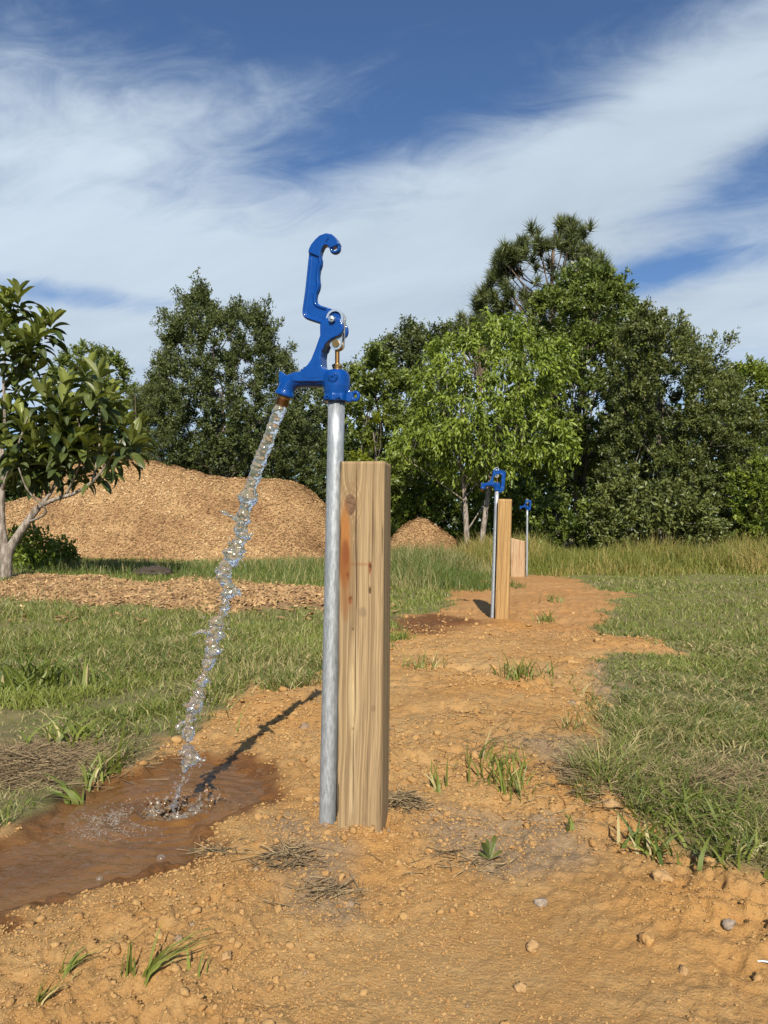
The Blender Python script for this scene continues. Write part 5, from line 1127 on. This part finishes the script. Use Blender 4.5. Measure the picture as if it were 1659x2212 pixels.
def turf(n, d0, d1, seed, half=34):
    r = np.random.default_rng(seed); t = r.uniform(0, 1, n); d = d0 * (d1 / d0) ** t; a = np.radians(r.uniform(-half, half, n)); x, y = d * np.sin(a), d * np.cos(a)
    m_ = masks(x, y); bed_ = sstep(0.06, -0.06, sdf(DRYBED, x, y) + m_['fine'] * .05)
    cl = np.clip(.62 + .95 * fbm(x * 2.4, y * 2.4, 3, 61), 0.10 + .22 * sstep(2.4, 4.5, y) + .12 * sstep(.2, .9, x), 1); edge = sstep(-.05, .09, m_['sd'] + m_['fine'] * .06)
    right = sstep(.2, .9, x); front = sstep(2.4, 1.5, y) * right
    keep = edge * (1 - .98 * sstep(.15, .5, m_['chip'])) * (m_['pd'] > .05) * (1 - .80 * bed_) * cl * (1 - .45 * front)
    ok = r.uniform(0, 1, n) < keep; return x[ok], y[ok], m_['big'][ok], right[ok], bed_[ok], r
x, y, big, right, bed_, r = turf(275000, 1.25, 5.2, 201)
n = len(x); lown = fbm(x * .8, y * .8, 3, 15)
hgt = (np.where(right > .5, .034, .055) + .022 * lown + .026 * big) * r.uniform(.5, 1.5, n); hgt = np.clip(hgt, .018, .22) * (1 - .5 * bed_); isdry = r.uniform(0, 1, n) < np.clip(.25 + .30 * lown + .03 * right + .5 * bed_, .06, .9)
grass_obj('lawn_grass', 'mown grass with dry straw near the camera, both sides of the soil', x, y, hgt, r.uniform(.2, 1.35, n) + .35 * isdry + .25 * right, np.clip(r.uniform(.0022, .0052, n), 0, 1) * np.clip(y / 2.6, .7, 1.5), M['grass'], r, 2, .45 + .22 * r.normal(0, 1, n) + .2 * big - .30 * lown, isdry * r.uniform(.45, 1, n))
x, y, big, right, bed_, r = turf(165000, 5.0, 19, 202)
n = len(x); lown = fbm(x * .5, y * .5, 3, 16); left = sstep(.4, -.3, x - .10 * y); mid = sstep(5.5, 7.5, y) * sstep(.95, .55, x / y * 9.0 ) 
hgt = (np.where(x > .15 * y, .045, np.where(y < 7.5, .05, .08)) + .03 * lown) * r.uniform(.5, 1.5, n); isdry = r.uniform(0, 1, n) < np.clip(.20 + .3 * lown, .04, .8)
grass_obj('field_grass', 'green field grass beyond the mown lawn', x, y, np.clip(hgt, .03, .3), r.uniform(.2, 1.1, n), r.uniform(.006, .012, n) * np.clip(y / 9, .7, 1.6), M['grass'], r, 2, .50 + .22 * r.normal(0, 1, n) - .3 * lown, isdry * r.uniform(.3, .9, n))
# taller grass: a strip behind the posts and the yellowish meadow on the right
def meadow(name, label, n, poly, h0, h1, wd, m, seed, tint, dryp, lean=(.1, .75)):
    r = np.random.default_rng(seed); lo, hi = poly.min(0), poly.max(0); x, y = r.uniform(lo[0], hi[0], n), r.uniform(lo[1], hi[1], n); s = sdf(poly, x, y) + .35 * fbm(x * .9, y * .9, 3, seed)
    ok = s < 0; x, y = x[ok], y[ok]; k = len(x); ed = sstep(0, -1.2, s[ok]); pat = fbm(x * .7, y * .7, 3, seed + 4); dry = (r.uniform(0, 1, k) < dryp + .6 * pat)
    return grass_obj(name, label, x, y, (h0 + (h1 - h0) * ed) * r.uniform(.55, 1.35, k) * np.clip(1 + .65 * pat, .4, 1.45), r.uniform(*lean, k), wd * r.uniform(.6, 1.4, k) * np.clip(y / 13, .6, 1.8), m, r, 2, tint + .25 * r.normal(0, 1, k), dry * r.uniform(.3, 1, k))
meadow('meadow_grass', 'tall yellow green meadow grass before the trees on the right', 62000, np.array([(1.6, 13.8), (3.0, 13.2), (5.0, 13.0), (8.5, 12.2), (13, 12.0), (14.5, 20), (2.0, 21), (.6, 16)]), .13, .48, .011, M['tall_grass'], 301, .55, .30)
meadow('rough_grass', 'dark green long grass between the near post and the middle hydrant', 36000, np.array([(-.3, 8.6), (.6, 8.2), (1.2, 9.0), (1.7, 11.2), (2.1, 13.8), (2.5, 21), (1.9, 21), (1.7, 17.0), (-.6, 17.0), (-.7, 14)]), .11, .36, .010, M['grass_green'], 302, .52, .10)
meadow('rough_grass', 'green grass fringe between the chip strip and the big pile', 24000, np.array([(-11, 11.6), (-5.6, 11.4), (-3.9, 11.1), (-2.4, 10.3), (-1.2, 9.2), (-.2, 8.6), (-.3, 16.5), (-3, 16.2), (-5, 15.6), (-11, 16.5)]), .07, .20, .010, M['grass_green'], 303, .62, .10)
meadow('rough_grass', 'long uncut grass before the chip strip on the left', 26000, np.array([(-5.0, 2.9), (-1.6, 2.75), (-.5, 3.0), (-.25, 4.2), (-.3, 4.9), (-1.2, 4.7), (-2.5, 5.0), (-6, 5.2)]), .045, .10, .0050, M['grass'], 304, .48, .32, (.1, .9))
# dead grass and roots raked up on the soil
def straw_mat(name, label, u, v, ru, rv, n, ln, seed, hgt=.02, kind=None, cat='dead grass', group=None):
    r = np.random.default_rng(seed); c = on_ground(u, v); k = F / math.hypot(c[0], c[1]); rx, ry = ru / k, rv / k * 1.9; a, q = r.uniform(0, 2 * PI, n), r.uniform(0, 1, n) ** .8 * (1 + .25 * r.normal(0, 1, n))
    px_, py_ = c[0] + rx * q * np.cos(a), c[1] + ry * q * np.sin(a); z = H(px_, py_) + (r.uniform(0, 1, n) ** 2.0 * hgt * np.clip(1 - q, 0, 1) - .001); b = []; th = r.uniform(0, 2 * PI, n); L = ln * r.uniform(.4, 1.4, n)
    d = np.stack((np.cos(th), np.sin(th), r.normal(0, .25, n)), 1); cv_ = np.stack((-np.sin(th), np.cos(th), np.zeros(n)), 1) * r.normal(0, .9, n)[:, None]; P0 = np.stack((px_, py_, z), 1); w = r.uniform(.0004, .0010, n)[:, None]
    rows = []
    for t in (0, .5, 1): p = P0 + d * (L * (t - .5))[:, None] + cv_ * (L * (t - .5) ** 2 * 2)[:, None]; rows += [p - (0, 0, 1) * w, p + (0, 0, 1) * w + cv_ * 0, p + np.cross(d, (0, 0, 1.0)) * w * 1.6]
    V = np.stack(rows, 1).reshape(-1, 3); b0 = np.arange(n)[:, None] * 9; Q = np.concatenate([b0 + np.array(f) for s_ in (0, 3) for f in ((s_, s_ + 1, s_ + 4, s_ + 3), (s_ + 1, s_ + 2, s_ + 5, s_ + 4), (s_ + 2, s_, s_ + 3, s_ + 5))])
    o = link(name, npmesh(name, V - np.array(c), None, Q, True, tint=np.repeat(r.beta(1.5, 2, n), 9), dry=np.zeros(n * 9)), M['straw']); o.location = c; tag(o, label, cat, group, kind); return o
DG = 'clumps of dead grass on the soil'
straw_mat('dead_grass_clump', 'grey mat of dead roots left of the near hydrant pipe', 625, 1850, 70, 34, 190, .055, 1, .016, None, group=DG)
straw_mat('dead_grass_clump', 'thin dead roots below the grey mat, near the soil hump', 720, 1925, 85, 34, 110, .055, 2, .008, None, group=DG)
straw_mat('dead_grass_clump', 'dark nest of dead grass right of the near post foot', 872, 1738, 46, 24, 300, .055, 3, .030, None, group=DG)
straw_mat('dead_grass_clump', 'pale straw and grass blades at the right shore of the puddle', 470, 1838, 60, 16, 70, .05, 4, .010, None, group=DG)
straw_mat('dead_grass_clump', 'sparse dry stalks on the grey soil right of the post', 1010, 1850, 120, 40, 90, .05, 5, .005, None, group=DG)
straw_mat('dead_grass_clump', 'dry stalks lying in the orange soil left of the right hand grass', 1270, 1690, 70, 40, 170, .07, 6, .010, None, group=DG)
straw_mat('dead_grass', 'grey brown thatch of dead grass at the left edge', 60, 1650, 210, 90, 3600, .07, 7, .030, 'stuff')
straw_mat('dead_grass', 'dry clippings scattered under the right hand grass', 1500, 1690, 260, 110, 4200, .08, 8, .020, 'stuff')
straw_mat('dead_grass', 'bits of straw scattered over the middle soil', 1080, 1600, 300, 150, 420, .05, 9, .004, 'stuff')
# single tufts and plants: countable
def tuft(name, label, u, v, n, h_px, w_px, spread_px, seed, lean=(.2, .9), tint=.55, dir_=None, cat='grass tuft', group='grass tufts on the bare soil', dry=.1, seg=4):
    r = np.random.default_rng(seed); c = on_ground(u, v); k = F / math.hypot(c[0], c[1]); s = spread_px / k
    x, y = c[0] + r.normal(0, s, n), c[1] + r.normal(0, s * 1.3, n); P = np.stack((x, y, H(x, y) - .004), 1); ld = r.uniform(0, 2 * PI, n) if dir_ is None else r.normal(dir_, .45, n)
    V, T, Q, m_ = blades(P, h_px / k * r.uniform(.55, 1.25, n), ld, r.uniform(*lean, n), w_px / k * r.uniform(.7, 1.3, n), r, seg)
    o = link(name, npmesh(name, V - np.array(c), T, Q, True, tint=np.repeat(np.clip(tint + .2 * r.normal(0, 1, n), 0, 1), m_), dry=np.repeat((r.uniform(0, 1, n) < dry) * .8, m_)), M['grass']); o.location = c; tag(o, label, cat, group); return o
tuft('grass_tuft', 'long green blades leaning right in the bottom left soil', 315, 2112, 16, 120, 8, 5, 1, (.5, 1.3), .75, .55, dry=0)
tuft('grass_tuft', 'three upright short blades left of the long leaning blades', 278, 2108, 5, 75, 8, 7, 2, (.05, .3), .65, 1.6, dry=0)
tuft('grass_tuft', 'two thin upright blades right of the long leaning blades', 430, 2100, 4, 62, 6, 8, 3, (.05, .35), .75, .8, dry=0)
tuft('grass_tuft', 'small tuft above the lowest tuft near the left bottom corner', 145, 2100, 14, 75, 5, 8, 4, (.4, 1.2), .7, .4)
tuft('grass_tuft', 'lowest small tuft in the left bottom corner', 92, 2162, 12, 55, 5, 8, 5, (.3, 1.0), .7, .6)
tuft('grass_tuft', 'largest tuft on the orange soil, right of the near post', 1070, 1665, 58, 75, 4.5, 34, 6, (.15, .9), .55)
tuft('grass_tuft', 'sparse tuft close left of the largest tuft', 945, 1700, 14, 62, 5, 14, 7, (.1, .6), .6)
tuft('grass_tuft', 'lower right fringe of the largest tuft', 1120, 1712, 26, 58, 4.5, 16, 8, (.15, .8), .5)
tuft('grass_tuft', 'wide tuft midway between the near post and middle hydrant', 1130, 1465, 70, 50, 3.8, 26, 9, (.2, .9), .5)
tuft('grass_tuft', 'small tuft right of the middle hydrant post', 1180, 1345, 34, 26, 2.6, 14, 10, (.2, .9), .5)
tuft('grass_tuft', 'thin tuft left behind the near post on the soil', 920, 1440, 40, 40, 3, 26, 11, (.2, .8), .5)
tuft('grass_tuft', 'little sprout between the small green plant and the right grass', 1232, 1790, 6, 42, 5, 5, 12, (.1, .5), .6, dry=0)
tuft('grass_tuft', 'single sprout under the right hand grass edge', 1190, 1300, 26, 22, 2.4, 12, 13, (.2, .8), .5)
tuft('grass_tuft', 'broad dark green leaf standing at the far left shore of the puddle', 246, 1672, 7, 105, 12, 7, 14, (.1, .55), .55, .9, group='weeds round the puddle', cat='weed', dry=0)
tuft('grass_tuft', 'wet drooping blades on the left shore of the puddle', 160, 1740, 10, 80, 11, 8, 15, (.7, 1.3), .45, 2.9, group='weeds round the puddle', cat='weed', dry=0)
tuft('grass_tuft', 'bunch of grass on the shore between the two puddle weeds', 205, 1700, 24, 70, 5, 14, 16, (.2, .9), .6, group='weeds round the puddle', cat='weed')
tuft('grass_tuft', 'spreading grass clump in the mown area left of the stream', 170, 1600, 60, 75, 6, 36, 17, (.5, 1.3), .55, group='weeds round the puddle', cat='weed')
tuft('grass_tuft', 'big dark clump of long grass at the left edge, mid height', 90, 1490, 130, 90, 6, 42, 18, (.2, 1.0), .4, group='weeds round the puddle', cat='weed', dry=.12)
tuft('weed_clump', 'broad bladed weed clump at the near edge of the right hand grass', 1480, 1765, 90, 80, 8, 44, 19, (.4, 1.3), .55, group='weeds in the right hand grass', cat='weed')
tuft('weed_clump', 'weed clump at the corner where grass meets the lumpy soil', 1415, 1835, 40, 70, 8, 26, 20, (.3, 1.2), .55, group='weeds in the right hand grass', cat='weed')
tuft('weed_clump', 'lone broad leaved weed farthest right in front of the grass', 1575, 1850, 40, 70, 8, 34, 21, (.4, 1.3), .55, group='weeds in the right hand grass', cat='weed')
# the small broad-leaved plant on grey soil
c = on_ground(1058, 1855); pl_ = empty('small_plant', c); tag(pl_, 'small upright plant with folded broad leaves on grey soil', 'plant')
kk = F / math.hypot(c[0], c[1])
for (a, tilt, L, kind) in ((.3, 1.35, 62, 4), (1.9, 1.25, 52, 1), (-.4, .75, 42, 4), (2.8, .6, 34, 1), (3.6, 1.2, 58, 2)):
    d = np.array((math.cos(a) * math.cos(tilt), math.sin(a) * math.cos(tilt) * .5, math.sin(tilt))); X = unit(np.cross(d, (0.2, 1, .1))); Zv = np.cross(X, d); L_ = L / kk
    o = bpy.data.objects.new('leaf', LV[kind][0]); COL.objects.link(o); o.parent = pl_; o.matrix_local = Matrix(np.column_stack((X * L_ * .55, d * L_, Zv * L_ * .6)).tolist()).to_4x4()
# weeds at the loquat's foot
def weed_bush(label, u, v, w_px, h_px, n, seed):
    r = np.random.default_rng(seed); c = on_ground(u, v); k = F / math.hypot(c[0], c[1]); w, h_ = w_px / k, h_px / k
    a = r.uniform(0, 2 * PI, n); q = r.uniform(0, 1, n) ** .5; P = np.stack((w * q * np.cos(a), w * .7 * q * np.sin(a), h_ * r.uniform(.1, 1, n) * np.sqrt(1 - q * q * .85)), 1)
    V, T, ti = leaf_cards(P, r.normal(0, .7, (n, 3)) + np.array((0, -.2, .35)), r.uniform(.06, .13, n), r.uniform(.03, .06, n), r, np.clip(.5 + .25 * r.normal(0, 1, n), 0, 1))
    b = MB(); root = empty('weed_bush', c); tag(root, label, 'weed', 'leafy weeds under the loquat')
    link('foliage', npmesh('foliage', V, T, None, True, tint=ti, dry=np.zeros(len(V))), M['lf_pecan'], root)
    for p in P[:14]: b.tube([(0, 0, 0), p * .5 + (0, 0, .05), p], [.008, .006, .003], 5)
    link('stem', b.mesh('stem'), M['bark'], root)
weed_bush('leafy green weed mound right of the loquat trunk', 74, 1234, 40, 98, 900, 1); weed_bush('lower bright weed at the foot of the chip pile', 132, 1228, 34, 66, 700, 2); weed_bush('leafy weed in front of the chip pile, between trunk and mound', 34, 1230, 30, 86, 560, 3)
# a scrap of blue and white plastic ribbon
c = on_ground(1646, 2084); b = MB(); P = smooth_path([(-.004, .008, .003), (.004, .003, .006), (.014, -.005, .007), (.026, -.014, .004)], 5); V = []
for p in P: V += [(p[0] - .0016, p[1] - .0022, p[2]), (p[0], p[1], p[2] + .0010), (p[0] + .0016, p[1] + .0022, p[2])]
Q = [(3 * i + j, 3 * i + j + 1, 3 * i + j + 4, 3 * i + j + 3) for i in range(len(P) - 1) for j in (0, 1)]
rb = empty('plastic_ribbon', c); tag(rb, 'scrap of blue and white plastic at the right edge of the soil', 'plastic scrap')
link('white_side', npmesh('ribbon', np.array(V), None, [q for k, q in enumerate(Q) if k % 2 == 0]), simple('white_plastic', (.75, .78, .8), .3), rb)
link('blue_side', npmesh('ribbon', np.array(V), None, [q for k, q in enumerate(Q) if k % 2 == 1]), simple('blue_plastic', (.03, .22, .36), .3), rb)
